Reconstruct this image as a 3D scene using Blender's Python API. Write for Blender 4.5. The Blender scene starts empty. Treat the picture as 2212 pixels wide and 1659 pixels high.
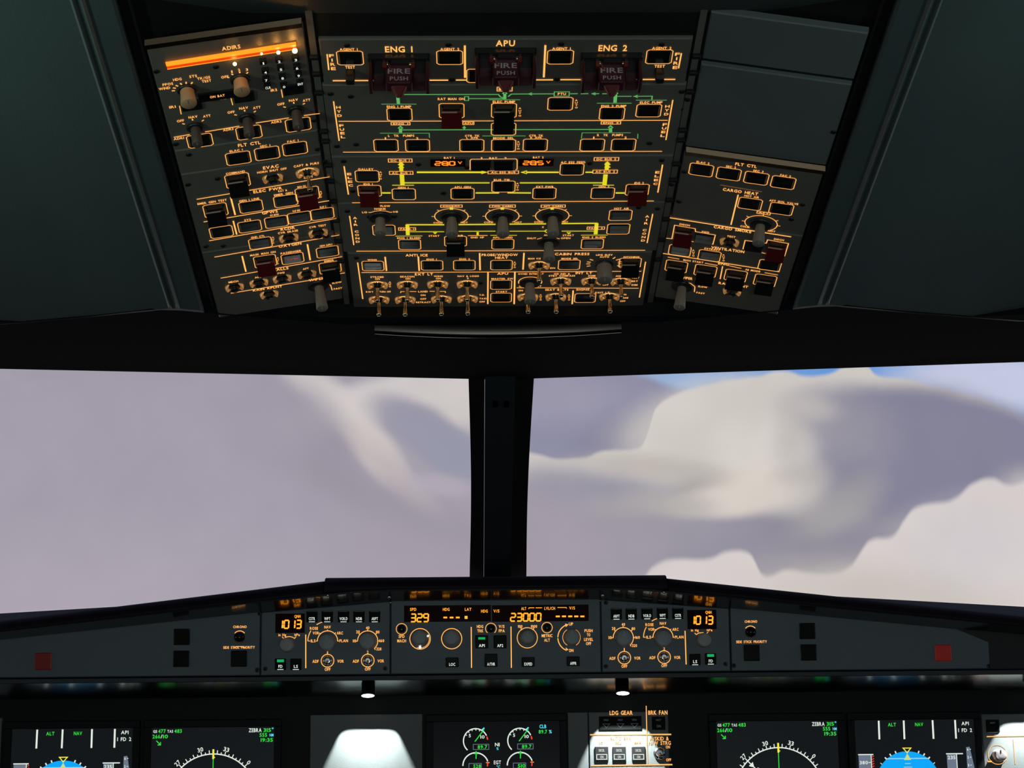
import bpy, math, random
from math import radians as rad, sin, cos, pi
from mathutils import Vector, Matrix
random.seed(4)
C = bpy.context.scene.collection
SC = bpy.context.scene
Z0 = 1.12                                   # eye height of the photographer above the cockpit floor
# ------------------------------------------------------------------ camera
cam_d = bpy.data.cameras.new('camera'); cam = bpy.data.objects.new('camera', cam_d); C.objects.link(cam)
cam_d.sensor_width = 36; cam_d.lens = 36*4500/2212; cam_d.clip_start = .05; cam_d.clip_end = 500
yaw, pitch, roll = rad(1.237), rad(6), rad(.487)
f = Vector((sin(yaw)*cos(pitch), cos(yaw)*cos(pitch), sin(pitch)))
r_ = Vector((cos(yaw), -sin(yaw), 0)); u_ = r_.cross(f)
r2 = r_*cos(roll)-u_*sin(roll); u2 = r_*sin(roll)+u_*cos(roll)
cam.matrix_world = Matrix.Translation((-.038, 0, Z0)) @ Matrix((r2, u2, -f)).transposed().to_4x4()
SC.camera = cam
# ------------------------------------------------------------------ view
vs = SC.view_settings; vs.view_transform = 'Standard'; vs.look = 'None'; vs.gamma = 1; vs.exposure = 0; vs.use_curve_mapping = False
SC.cycles.max_bounces = 6; SC.cycles.diffuse_bounces = 3; SC.cycles.glossy_bounces = 3; SC.cycles.transparent_max_bounces = 6
SC.cycles.sample_clamp_indirect = 2.0
def lin(r, g, b):
    return tuple(((c/255)/12.92 if c/255 <= .04045 else ((c/255+.055)/1.055)**2.4) for c in (r, g, b))
# ------------------------------------------------------------------ world: the cloud scape outside the windscreen
SKY = {'base':(108, 160, 226),'range':(-13.2, 15.623, -1.225, 6.885),'layers':[
('puff',0.9565,0.8726,0.0865,0.026,-8,0.5,0.5,(208,212,236),0.95),
('puff',0.6535,0.9069,0.0735,0.013,-4,0.7,0.6,(170,190,222),0.8),
('puff',0.9263,0.8115,0.0692,0.0151,-14,0.5,0.6,(200,205,230),0.9),
('curve',[(0.277,1.0014),(0.4984,0.9844),(0.5872,0.9496),(0.627,0.9131),(0.6489,0.8805),(0.6752,0.8476),(0.71,0.7705),(0.7615,0.6115),(1.015,0.4409)],0.02,0.3,(146,146,170)),
('puff',0.5425,0.8573,0.0692,0.026,0,0.8,0.4,(164,160,180),0.8),
('puff',0.6216,0.6971,0.0519,0.026,20,0.8,0.4,(130,128,150),0.7),
('curve',[(0.4533,0.609),(0.5065,0.6577),(0.5242,0.6508),(0.5419,0.6345),(0.5693,0.6398),(0.5862,0.6611),(0.6193,0.6643),(0.6296,0.7124),(0.6389,0.8059),(0.6487,0.8335),(0.6754,0.8695),(0.7063,0.8925),(0.7371,0.9059),(0.7591,0.9229),(0.7808,0.9025),(0.8025,0.9068),(0.8201,0.9331),(0.8352,0.9348),(0.8479,0.8964),(0.8757,0.8813),(0.9012,0.851),(0.9349,0.8199),(0.9599,0.7805),(1.0009,0.6924)],0.01,0.22,(216,210,204)),
('puff',0.6749,0.7726,0.0649,0.026,20,0.8,0.5,(226,220,214),0.8),
('puff',0.741,0.8308,0.0562,0.0173,0,0.8,0.5,(208,202,196),0.7),
('puff',0.9086,0.7165,0.1298,0.0303,-12,0.35,0.5,(137,136,160),1.0),
('puff',0.8736,0.6039,0.0995,0.0649,0,0.35,0.5,(138,136,158),1.0),
('puff',0.8056,0.7172,0.0476,0.0346,0,0.7,0.6,(160,156,168),0.8),
('puff',0.725,0.3338,0.1817,0.0346,0,0.45,0.5,(150,146,160),1.0),
('puff',0.5543,0.3868,0.1427,0.0606,0,0.45,0.4,(163,158,170),1.0),
('puff',0.5636,0.5272,0.0692,0.0151,-4,0.8,0.6,(150,150,168),0.7),
('puff',0.6295,0.4856,0.0476,0.0121,5,0.8,0.6,(182,176,176),0.8),
('puff',0.7007,0.6774,0.0649,0.0346,0,0.7,0.6,(212,205,200),0.9),
('puff',0.7355,0.6441,0.0476,0.0324,0,0.5,0.7,(224,217,212),0.9),
('puff',0.7218,0.5281,0.0389,0.0182,10,0.5,0.7,(226,216,206),0.95),
('puff',0.7719,0.5332,0.0303,0.0195,20,0.6,0.7,(196,190,186),0.8),
('puff',0.8037,0.4385,0.0389,0.0151,25,0.7,0.7,(172,168,170),0.8),
('puff',0.6803,0.5411,0.0216,0.0138,0,0.9,0.5,(160,154,152),0.6),
('puff',0.7822,0.7966,0.026,0.0112,-10,0.8,0.6,(200,194,190),0.7),
('puff',0.7641,0.6735,0.0147,0.026,0,0.9,0.6,(188,181,179),0.55),
('puff',0.7172,0.4972,0.0519,0.0147,6,0.6,0.7,(222,213,205),0.9),
('puff',0.8214,0.5148,0.026,0.013,30,0.8,0.7,(166,162,166),0.6),
('puff',0.6389,0.6024,0.0562,0.0112,-6,0.8,0.5,(196,188,182),0.8),
('puff',0.6646,0.4685,0.026,0.0095,0,0.8,0.5,(192,186,182),0.8),
('curve',[(0.4522,-0.0449),(0.6196,0.2134),(0.6339,0.2719),(0.6506,0.2947),(0.6856,0.2949),(0.7075,0.3189),(0.7214,0.3137),(0.7312,0.2685),(0.7396,0.231),(0.7593,0.252),(0.7786,0.242),(0.8023,0.238),(0.8175,0.259),(0.8286,0.3093),(0.8417,0.3502),(0.8546,0.3542),(0.8677,0.4042),(0.8831,0.4571),(0.9129,0.4752),(0.9345,0.5303),(0.9493,0.5461),(0.9651,0.5235),(0.9743,0.5258),(1.0,0.6089)],0.014,0.2,(222,214,212)),
('puff',0.8658,0.1592,0.1125,0.026,-8,0.8,0.5,(206,198,190),0.8),
('puff',0.9306,0.3244,0.0519,0.0346,0,0.8,0.5,(214,208,212),0.7),
('puff',0.1476,0.5494,0.333,0.199,0,0.1,0.0,(170,163,177),1.0),
('puff',0.4793,0.3423,0.1298,0.0606,0,0.5,0.2,(169,161,173),1.0),
('puff',0.4006,0.8687,0.1038,0.0208,16,0.45,0.3,(219,212,212),0.95),
('puff',0.321,0.8612,0.0476,0.0156,-38,0.6,0.3,(214,206,206),0.9),
('puff',0.3541,0.7438,0.0497,0.0173,-46,0.55,0.3,(216,208,206),0.95),
('puff',0.3717,0.6497,0.0368,0.0156,-50,0.55,0.3,(208,199,197),0.95),
('puff',0.3937,0.5633,0.0411,0.013,-42,0.6,0.3,(194,184,188),0.9),
('puff',0.4471,0.8287,0.0346,0.0216,-35,0.6,0.3,(216,209,206),0.9),
('puff',0.4005,0.7746,0.0368,0.019,-25,0.55,0.4,(163,158,173),0.95),
('puff',0.4269,0.7036,0.0519,0.0208,-34,0.35,0.3,(158,157,176),0.95),
('puff',0.4468,0.6483,0.0346,0.0216,-30,0.4,0.4,(157,158,176),0.95),
('puff',0.3211,0.6893,0.026,0.0476,28,0.6,0.3,(158,151,165),0.75),
('puff',0.2728,0.7362,0.0476,0.0411,0,0.5,0.3,(166,159,173),0.85),
('puff',0.4334,0.5499,0.0303,0.0095,-8,0.7,0.4,(184,175,188),0.8),
('puff',0.1063,0.1666,0.2163,0.0562,0,0.8,0.2,(180,172,184),0.7),
('puff',0.387,0.4852,0.0822,0.0173,-22,0.8,0.3,(158,152,165),0.6)]}
def build_world():
    w = bpy.data.worlds.new('cloud_sky'); SC.world = w; w.use_nodes = True
    nt = w.node_tree; N = nt.nodes; N.clear(); Lk = nt.links
    def link(v, sock):
        if isinstance(v, (int, float)): sock.default_value = v
        elif isinstance(v, tuple): sock.default_value = (*v, 1) if len(sock.default_value) == 4 else v
        else: Lk.new(v, sock)
    def M(op, a, b=0., c=0.):
        n = N.new('ShaderNodeMath'); n.operation = op
        link(a, n.inputs[0]); link(b, n.inputs[1]); link(c, n.inputs[2]); return n.outputs[0]
    def mix(fac, a, b):
        n = N.new('ShaderNodeMix'); n.data_type = 'RGBA'; link(fac, n.inputs[0]); link(a, n.inputs[6]); link(b, n.inputs[7]); return n.outputs[2]
    def sstep(v, lo, hi):
        n = N.new('ShaderNodeMapRange'); n.interpolation_type = 'SMOOTHSTEP'; link(v, n.inputs[0]); n.inputs[1].default_value = lo; n.inputs[2].default_value = hi; return n.outputs[0]
    tc = N.new('ShaderNodeTexCoord'); sx = N.new('ShaderNodeSeparateXYZ'); Lk.new(tc.outputs['Generated'], sx.inputs[0])
    az = M('MULTIPLY', M('ARCTAN2', sx.outputs[0], sx.outputs[1]), 180/pi)
    el = M('MULTIPLY', M('ARCSINE', sx.outputs[2]), 180/pi)
    def noise(scale, detail=4, rough=.5):
        n = N.new('ShaderNodeTexNoise'); n.inputs['Scale'].default_value = scale; n.inputs['Detail'].default_value = detail
        n.inputs['Roughness'].default_value = rough; Lk.new(tc.outputs['Generated'], n.inputs['Vector']); return M('SUBTRACT', n.outputs[0], .5)
    n1 = noise(14, 4); n2 = noise(34, 3); n3 = noise(80, 3)
    col = SKY['base']
    A0, A1, E0, E1 = SKY['range']
    azn = M('DIVIDE', M('SUBTRACT', az, A0), A1-A0); eln = M('DIVIDE', M('SUBTRACT', el, E0), E1-E0)
    wob = M('ADD', M('MULTIPLY', n1, .10), M('MULTIPLY', n2, .07))
    cur = None
    for L in SKY['layers']:
        k = L[0]
        if k == 'curve':          # everything below an outline
            _, pts, soft, amp, c = L
            cn = N.new('ShaderNodeFloatCurve'); link(azn, cn.inputs['Value']); cm = cn.mapping; cv = cm.curves[0]
            cm.use_clip = False; cm.extend = 'HORIZONTAL'
            while len(cv.points) > 2: cv.points.remove(cv.points[1])
            cv.points[0].location = pts[0]; cv.points[1].location = pts[-1]
            for p in pts[1:-1]: cv.points.new(*p)
            for p in cv.points: p.handle_type = 'AUTO'
            cm.update()
            d = M('SUBTRACT', cn.outputs[0], eln); d = M('ADD', d, M('MULTIPLY', wob, amp))
            m = sstep(d, -soft, soft)
        else:                     # soft puff
            _, cx, cy, rx, ry, rot, soft, amp, c, op = L
            dx = M('SUBTRACT', azn, cx); dy = M('MULTIPLY', M('SUBTRACT', eln, cy), (E1-E0)/(A1-A0))
            ca, sa = cos(rad(rot)), sin(rad(rot))
            a = M('DIVIDE', M('ADD', M('MULTIPLY', dx, ca), M('MULTIPLY', dy, sa)), rx)
            b = M('DIVIDE', M('SUBTRACT', M('MULTIPLY', dy, ca), M('MULTIPLY', dx, sa)), ry)
            d = M('SUBTRACT', 1., M('SQRT', M('ADD', M('MULTIPLY', a, a), M('MULTIPLY', b, b))))
            d = M('ADD', d, M('MULTIPLY', wob, amp*8))
            m = M('MULTIPLY', sstep(d, -soft, soft), op)
        cur = mix(m, cur if cur is not None else lin(*SKY['base']), lin(*c))
    # faint large scale variation
    cur = mix(sstep(el, 5., 14.), cur, lin(84, 86, 104))
    v = M('ADD', 1., M('ADD', M('MULTIPLY', n2, .10), M('MULTIPLY', n3, .05)))
    vm = N.new('ShaderNodeVectorMath'); vm.operation = 'SCALE'; Lk.new(cur, vm.inputs[0]); Lk.new(v, vm.inputs[3])
    bg = N.new('ShaderNodeBackground'); Lk.new(vm.outputs[0], bg.inputs[0]); bg.inputs[1].default_value = 1.0
    o = N.new('ShaderNodeOutputWorld'); Lk.new(bg.outputs[0], o.inputs[0])
build_world()
# ------------------------------------------------------------------ added fill lights behind and beside the viewer
def area(name, loc, target, sx, sy, power, col):
    d = bpy.data.lights.new(name, 'AREA'); d.shape = 'RECTANGLE'; d.size = sx; d.size_y = sy; d.energy = power; d.color = col
    o = bpy.data.objects.new(name, d); C.objects.link(o); o.location = loc
    o.rotation_euler = (Vector(target)-Vector(loc)).to_track_quat('-Z', 'Y').to_euler(); return o
area('rear_fill', (.1, -1.1, .92), (0, 2.4, 1.45), 1.1, .4, 14, (.80, .93, .92))  # added fill, no fixture; brightens the panels facing aft
area('corner_fill', (-1.05, 1.05, 1.15), (-.68, 1.75, 1.72), .10, .10, .75, (.62, .95, .72)).data.spread = rad(60)  # added fill without a fixture, brightens the left ceiling corner
area('corner_fill', (1.05, 1.05, 1.15), (.68, 1.75, 1.72), .10, .10, .4, (.6, .95, .78)).data.spread = rad(60)  # weaker added fill for the right ceiling corner
# ------------------------------------------------------------------ materials
MAT = {}
def mat(name, col=(.05,.05,.05), rough=.5, metal=0, emit=None, strength=1, spec=.5, bump=0, bscale=400, coat=0, var=0):
    m = bpy.data.materials.new(name); m.use_nodes = True; nt = m.node_tree; b = nt.nodes['Principled BSDF']
    b.inputs['Base Color'].default_value = (*col, 1); b.inputs['Roughness'].default_value = rough; b.inputs['Metallic'].default_value = metal
    b.inputs['Specular IOR Level'].default_value = spec; b.inputs['Coat Weight'].default_value = coat
    if emit: b.inputs['Emission Color'].default_value = (*emit, 1); b.inputs['Emission Strength'].default_value = strength
    if bump or var:
        tc = nt.nodes.new('ShaderNodeTexCoord'); n = nt.nodes.new('ShaderNodeTexNoise'); n.inputs['Scale'].default_value = bscale; n.inputs['Detail'].default_value = 4
        nt.links.new(tc.outputs['Object'], n.inputs['Vector'])
        if bump:
            bp = nt.nodes.new('ShaderNodeBump'); bp.inputs['Strength'].default_value = bump; bp.inputs['Distance'].default_value = .001
            nt.links.new(n.outputs[0], bp.inputs['Height']); nt.links.new(bp.outputs[0], b.inputs['Normal'])
        if var:
            n2 = nt.nodes.new('ShaderNodeTexNoise'); n2.inputs['Scale'].default_value = 14; nt.links.new(tc.outputs['Object'], n2.inputs['Vector'])
            mx = nt.nodes.new('ShaderNodeMix'); mx.data_type = 'RGBA'; nt.links.new(n2.outputs[0], mx.inputs[0])
            mx.inputs[6].default_value = (*[c*(1-var) for c in col], 1); mx.inputs[7].default_value = (*[c*(1+var) for c in col], 1)
            nt.links.new(mx.outputs[2], b.inputs['Base Color'])
    MAT[name] = m; return m
mat('plate', (.135,.125,.110), .42, bump=.25, bscale=900, var=.08)
mat('blank', (.115,.135,.14), .36, bump=.25, bscale=900, var=.06)
mat('fascia', (.085,.115,.13), .45, bump=.25, bscale=900, var=.08)
mat('mip', (.095,.108,.106), .5, bump=.2, bscale=900, var=.05)
mat('board', (.0045,.0055,.006), .5, spec=.15, bump=.1, bscale=600)
mat('liner', (.060,.085,.092), .6, bump=.4, bscale=350, var=.12)
mat('cover', (.022,.032,.034), .6, bump=.3)
mat('ridge', (.12,.15,.15), .5)
mat('header', (.006,.008,.012), .95, spec=.02, bump=.3, bscale=300, var=.1)
mat('black', (.004,.004,.005), .6)
mat('gloss', (.004,.005,.005), .12, spec=.4)
mat('lip', (.012,.010,.012), .22, spec=.9, coat=.6)
mat('under', (.60,.63,.63), .20, metal=1)
mat('lipb', (.30,.21,.13), .24, metal=1)
mat('void', (.002,.002,.002), .9, spec=0); mat('lipm', (.07,.06,.055), .30, metal=1)
mat('leather', (.011,.008,.014), .6, spec=.2, bump=.5, bscale=500, var=.1)
mat('rubber', (.006,.006,.007), .7)
mat('post', (.022,.030,.038), .55, bump=.3, bscale=400)
mat('cap', (.010,.012,.011), .15, spec=.32)
mat('screw', (.008,.008,.009), .35, metal=.3)
mat('guard_red', (.13,.010,.010), .3, spec=.5)
mat('edge', (.35,.30,.26), .4)
mat('guard_black', (.010,.010,.010), .25)
mat('fire_red', (.055,.008,.014), .35)
mat('knob', (.24,.21,.18), .45)
mat('knob_tan', (.55,.33,.18), .45)
mat('knob_dark', (.10,.075,.065), .5)
mat('skirt', (.012,.012,.012), .4)
mat('chrome', (.75,.62,.42), .16, metal=1)
mat('steel', (.75,.78,.76), .2, metal=1)
mat('gold_glow', (.95,.62,.28), .30, metal=1, emit=(1.0,.46,.14), strength=.22)  # metal given its own amber glow, in place of light caught from the legends
mat('fknob_lt', (.34,.34,.32), .5, bump=.3); mat('fknob_dk', (.27,.29,.30), .45, bump=.3); mat('fknob_cr', (.7,.6,.58), .3, metal=.6)
mat('red_glass', (.14,.012,.010), .3, emit=(.35,.01,.006), strength=.05)
mat('red_glass_bright', (.20,.012,.010), .3, emit=(.6,.02,.01), strength=.10)
mat('window_dark', (.006,.003,.002), .12, spec=.3, emit=(.10,.012,.003), strength=.015)
mat('screen', (.008,.010,.012), .18, spec=.3, emit=(.5,.62,.70), strength=.012); mat('screen_dim', (.005,.005,.007), .18, spec=.25, emit=(.5,.6,.8), strength=.003)
def em(name, col, s, samp=True):
    m = mat(name, (0,0,0), .5, emit=col, strength=s)
    if not samp: m.cycles.emission_sampling = 'NONE'
em('A', (1.0,.41,.095), 1.4); em('D', (.6,.28,.1), .5); em('G', (.16,.62,.16), .75); em('Y', (.92,.80,.02), .85)
em('O', (1.0,.34,.02), 1.5); em('seg', (1.0,.30,.015), 1.9); em('volt', (1.0,.16,.01), 2.2)
em('W', (.85,.95,.85), .9, False); em('Wd', (.5,.55,.5), .07, False); em('Wf', (.42,.40,.44), .16, False); em('g', (.03,.85,.06), .9, False); em('gbar', (.0,.75,.18), .55, False)
em('c', (.12,.85,1.0), .95, False); em('y', (1.0,.85,.05), .95, False); em('r', (1.0,.05,.02), .9, False); em('o', (1.0,.4,.03), .9, False)
em('b', (.0,.40,1.0), .95, False); em('lb', (.45,.75,1.0), .9, False); em('gy', (.16,.20,.27), .9, False); em('br', (.35,.16,.04), .8, False); em('yg', (.65,.8,.25), .9, False)
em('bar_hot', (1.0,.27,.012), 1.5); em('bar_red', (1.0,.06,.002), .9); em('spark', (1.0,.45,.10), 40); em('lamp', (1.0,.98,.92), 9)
mat('gl', (1,1,1), .05)
nt = MAT['gl'].node_tree; nt.nodes.clear()
tr = nt.nodes.new('ShaderNodeBsdfTransparent'); gs = nt.nodes.new('ShaderNodeBsdfGlossy'); gs.inputs['Roughness'].default_value = .02
mx = nt.nodes.new('ShaderNodeMixShader'); mx.inputs[0].default_value = .03; oo = nt.nodes.new('ShaderNodeOutputMaterial')
tr.inputs[0].default_value = (.99,.99,.99,1)
nt.links.new(tr.outputs[0], mx.inputs[1]); nt.links.new(gs.outputs[0], mx.inputs[2]); nt.links.new(mx.outputs[0], oo.inputs[0])
# ------------------------------------------------------------------ mesh building
class MB:
    def __init__(s): s.v = []; s.f = []; s.m = []; s.mats = []; s.sm = []
    def mi(s, m):
        if m not in s.mats: s.mats.append(m)
        return s.mats.index(m)
    def add(s, vs, fs, m, smooth=False):
        o = len(s.v); s.v += [tuple(v) for v in vs]; k = s.mi(m)
        for q in fs: s.f.append(tuple(i+o for i in q)); s.m.append(k); s.sm.append(smooth)
        return s
    def box(s, cx, cy, cz, sx, sy, sz, m, b=0, top=1.0):
        # bevelled along the +z rim; top = taper of the upper face
        x, y, z0, z1 = sx/2, sy/2, cz-sz/2, cz+sz/2
        def ring(a, c, z, r):
            r = min(r, a*.9, c*.9)
            if r <= 0: return [(cx-a,cy-c,z),(cx+a,cy-c,z),(cx+a,cy+c,z),(cx-a,cy+c,z)]
            p = []
            for (qx, qy, a0) in ((a-r,-c+r,-90),(a-r,c-r,0),(-a+r,c-r,90),(-a+r,-c+r,180)):
                for k in (0, 45, 90): p.append((cx+qx+r*cos(rad(a0+k)), cy+qy+r*sin(rad(a0+k)), z))
            return p
        if b: rs = [ring(x,y,z0,b), ring(x*top,y*top,z1-b*.7,b), ring(x*top-b*.5,y*top-b*.5,z1-.15*b,b), ring(x*top-b,y*top-b,z1,b*.6)]
        else: rs = [ring(x,y,z0,0), ring(x*top,y*top,z1,0)]
        n = len(rs[0]); vs = [p for r in rs for p in r]; fs = [tuple(range(n))[::-1], tuple(range((len(rs)-1)*n, len(rs)*n))]
        for k in range(len(rs)-1):
            for i in range(n): j = (i+1)%n; fs.append((k*n+i, k*n+j, (k+1)*n+j, (k+1)*n+i))
        return s.add(vs, fs, m)
    def lathe(s, prof, m, c=(0,0), seg=28, a0=0, a1=360, flute=0, fn=0):
        full = abs(a1-a0) >= 360; n = seg if full else seg+1; vs = []; fs = []
        for (r, z) in prof:
            for i in range(n):
                a = rad(a0+(a1-a0)*i/seg); rr = r*(1-(flute if fn and (i%2) else 0)) if fn else r
                vs.append((c[0]+rr*cos(a), c[1]+rr*sin(a), z))
        for k in range(len(prof)-1):
            for i in range(seg):
                j = (i+1)%n if full else i+1; fs.append((k*n+i, k*n+j, (k+1)*n+j, (k+1)*n+i))
        if full and prof[-1][0] > 1e-6: fs.append(tuple(range((len(prof)-1)*n, len(prof)*n)))
        if not full:
            fs.append(tuple(k*n for k in range(len(prof)))); fs.append(tuple(k*n+n-1 for k in range(len(prof)))[::-1])
        return s.add(vs, fs, m, True)
    def prism(s, pts, z0, z1, m, bev=0):
        # pts counter-clockwise in xy
        n = len(pts); ar = sum(pts[i][0]*pts[(i+1)%n][1]-pts[(i+1)%n][0]*pts[i][1] for i in range(n))
        if ar < 0: pts = pts[::-1]
        cx = sum(p[0] for p in pts)/n; cy = sum(p[1] for p in pts)/n
        def ins(d):
            out = []
            for i in range(n):
                a, b, c = Vector(pts[i-1]), Vector(pts[i]), Vector(pts[(i+1)%n])
                d1 = (b-a).normalized(); d2 = (c-b).normalized(); n1 = Vector((-d1.y, d1.x)); n2 = Vector((-d2.y, d2.x))
                k = n1+n2; k = k/max(k.dot(n1), .2) if k.length > 1e-6 else n1
                out.append((b.x+k.x*d, b.y+k.y*d))
            return out
        rs = [[(x, y, z0) for x, y in pts]]
        if bev: rs += [[(x, y, z1-bev) for x, y in pts], [(x, y, z1) for x, y in ins(bev)]]
        else: rs += [[(x, y, z1) for x, y in pts]]
        vs = [p for r in rs for p in r]; fs = [tuple(range(n))[::-1], tuple(range((len(rs)-1)*n, len(rs)*n))]
        for k in range(len(rs)-1):
            for i in range(n): j = (i+1)%n; fs.append((k*n+i, k*n+j, (k+1)*n+j, (k+1)*n+i))
        return s.add(vs, fs, m)
    def ribbon(s, pts, w, z, m):
        pts = [Vector(p) for p in pts]; closed = len(pts) > 3 and (pts[0]-pts[-1]).length < 1e-6
        if closed: pts = pts[:-1]
        n = len(pts); vs = []
        for i in range(n):
            a = pts[i-1] if (i or closed) else None; c = pts[(i+1)%n] if (i < n-1 or closed) else None; b = pts[i]
            d1 = (b-a).normalized() if a is not None else (c-b).normalized(); d2 = (c-b).normalized() if c is not None else d1
            n1 = Vector((-d1.y, d1.x)); n2 = Vector((-d2.y, d2.x)); k = n1+n2
            k = k/max(k.dot(n1), .35) if k.length > 1e-4 else n1
            e = Vector((0, 0))
            vs += [(b.x+k.x*w/2, b.y+k.y*w/2, z), (b.x-k.x*w/2, b.y-k.y*w/2, z)]
        fs = [(2*i, 2*i+1, 2*((i+1)%n)+1, 2*((i+1)%n)) for i in range(n if closed else n-1)]
        return s.add(vs, fs, m)
    def glyphs(s, t, x, y, w, h, z, m, rot=0, align='c'):
        if not t: return s
        run = []; adv = 0
        for ch in t:
            g = glyph(ch); run.append((adv, g)); adv += g[2]+.10
        adv -= .10
        if len(t) == 1 and t in '1I': w = min(w, h*.30)
        kx = w/max(adv, .01); ky = h/.73
        ca, sa = cos(rot), sin(rot)
        for a, g in run:
            if not g[0]: continue
            vs = []
            for (gx, gy) in g[0]:
                px = (gx+a)*kx-w/2; py = gy*ky-h/2; vs.append((x+px*ca-py*sa, y+px*sa+py*ca, z))
            s.add(vs, g[1], m)
        return s
    def build(s, name, parent=None, loc=None):
        me = bpy.data.meshes.new(name); me.from_pydata(s.v, [], s.f)
        for m in s.mats: me.materials.append(MAT[m])
        me.polygons.foreach_set('material_index', s.m); me.polygons.foreach_set('use_smooth', s.sm); me.update()
        o = bpy.data.objects.new(name, me); C.objects.link(o); o.parent = parent
        if loc: o.location = loc
        return o
GL = {}
def glyph(ch):
    if ch in GL: return GL[ch]
    if ch == ' ': GL[ch] = ([], [], .42); return GL[ch]
    cu = bpy.data.curves.new('g', 'FONT'); cu.body = ch; cu.size = 1; cu.resolution_u = 2; cu.offset = .018
    o = bpy.data.objects.new('g', cu); C.objects.link(o); dg = bpy.context.evaluated_depsgraph_get(); me = o.evaluated_get(dg).to_mesh()
    vs = [(v.co.x, v.co.y) for v in me.vertices]; fs = [tuple(p.vertices) for p in me.polygons]
    x0 = min(v[0] for v in vs); x1 = max(v[0] for v in vs); vs = [(v[0]-x0, v[1]) for v in vs]
    o.evaluated_get(dg).to_mesh_clear(); bpy.data.objects.remove(o); bpy.data.curves.remove(cu)
    GL[ch] = (vs, fs, x1-x0); return GL[ch]
SEG = {'0':'abcdef','1':'bc','2':'abged','3':'abgcd','4':'fgbc','5':'afgcd','6':'afgedc','7':'abc','8':'abcdefg','9':'abcdfg','-':'g'}
def segs(mb, t, x, y, w, h, z, m, sw=None, lean=.06):
    cells = [c for c in t if c != '.']; n = len(cells); cw = w/n; dw = cw*.72; sw = sw or h*.15; i = 0
    for ch in t:
        if ch == '.': mb.box(x-w/2+cw*i-cw*.16, y-h/2+sw/2, z, sw, sw, .0004, m); continue
        cx = x-w/2+cw*(i+.5)
        P = {'a':((-.5,.5),(.5,.5)),'b':((.5,.5),(.5,0)),'c':((.5,0),(.5,-.5)),'d':((-.5,-.5),(.5,-.5)),'e':((-.5,0),(-.5,-.5)),'f':((-.5,.5),(-.5,0)),'g':((-.5,0),(.5,0))}
        for sg in SEG.get(ch, ''):
            (ax, ay), (bx, by) = P[sg]; hh = h-sw
            p = Vector((cx+ax*dw+ay*hh*lean, y+ay*hh)); q = Vector((cx+bx*dw+by*hh*lean, y+by*hh)); d = (q-p)*.06
            mb.ribbon([p+d, q-d], sw, z, m)
        i += 1
def tag(o, label=None, cat=None, group=None, kind=None):
    if label: o['label'] = label
    if cat: o['category'] = cat
    if group: o['group'] = group
    if kind: o['kind'] = kind
    return o
def frame(O, U, V):
    U = Vector(U).normalized(); V = Vector(V).normalized(); n = U.cross(V); O = Vector(O)+Vector((0, 0, Z0))
    return Matrix.Translation(O) @ Matrix((U, V, n)).transposed().to_4x4()
S = rad(16.70); ZO = .4878; Vv = Vector((0, -cos(S), sin(S))); X = Vector((1, 0, 0)); Nn = X.cross(Vv); R9 = rad(9.3)
O0 = Vector((0, 2.0, ZO))
FR = {'OC': frame(O0, X, Vv), 'OL': frame(O0-X*.184, X*cos(R9)-Nn*sin(R9), Vv), 'OR': frame(O0+X*.184, X*cos(R9)+Nn*sin(R9), Vv),
      'FC': frame((0, 2.95, 0), X, (0, sin(rad(4)), cos(rad(4)))), 'MI': frame((0, 2.9667, -.2), X, (0, sin(rad(7)), cos(rad(7))))}
def empty(name, M4, label=None, cat=None, group=None):
    o = bpy.data.objects.new(name, None); o.empty_display_size = .02; C.objects.link(o); o.matrix_world = M4; return tag(o, label, cat, group)
PROTO = {}
def inst(key, name, make, parent, loc):
    """a fresh part the first time, afterwards a copy sharing its mesh (with copies of its own parts)"""
    if key not in PROTO:
        o = make(); o.name = name; PROTO[key] = o; o.parent = parent; o.location = loc; return o
    src = PROTO[key]; o = src.copy(); C.objects.link(o); o.parent = parent; o.location = loc
    for ch in src.children:
        c = ch.copy(); C.objects.link(c); c.parent = o
    return o

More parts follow.
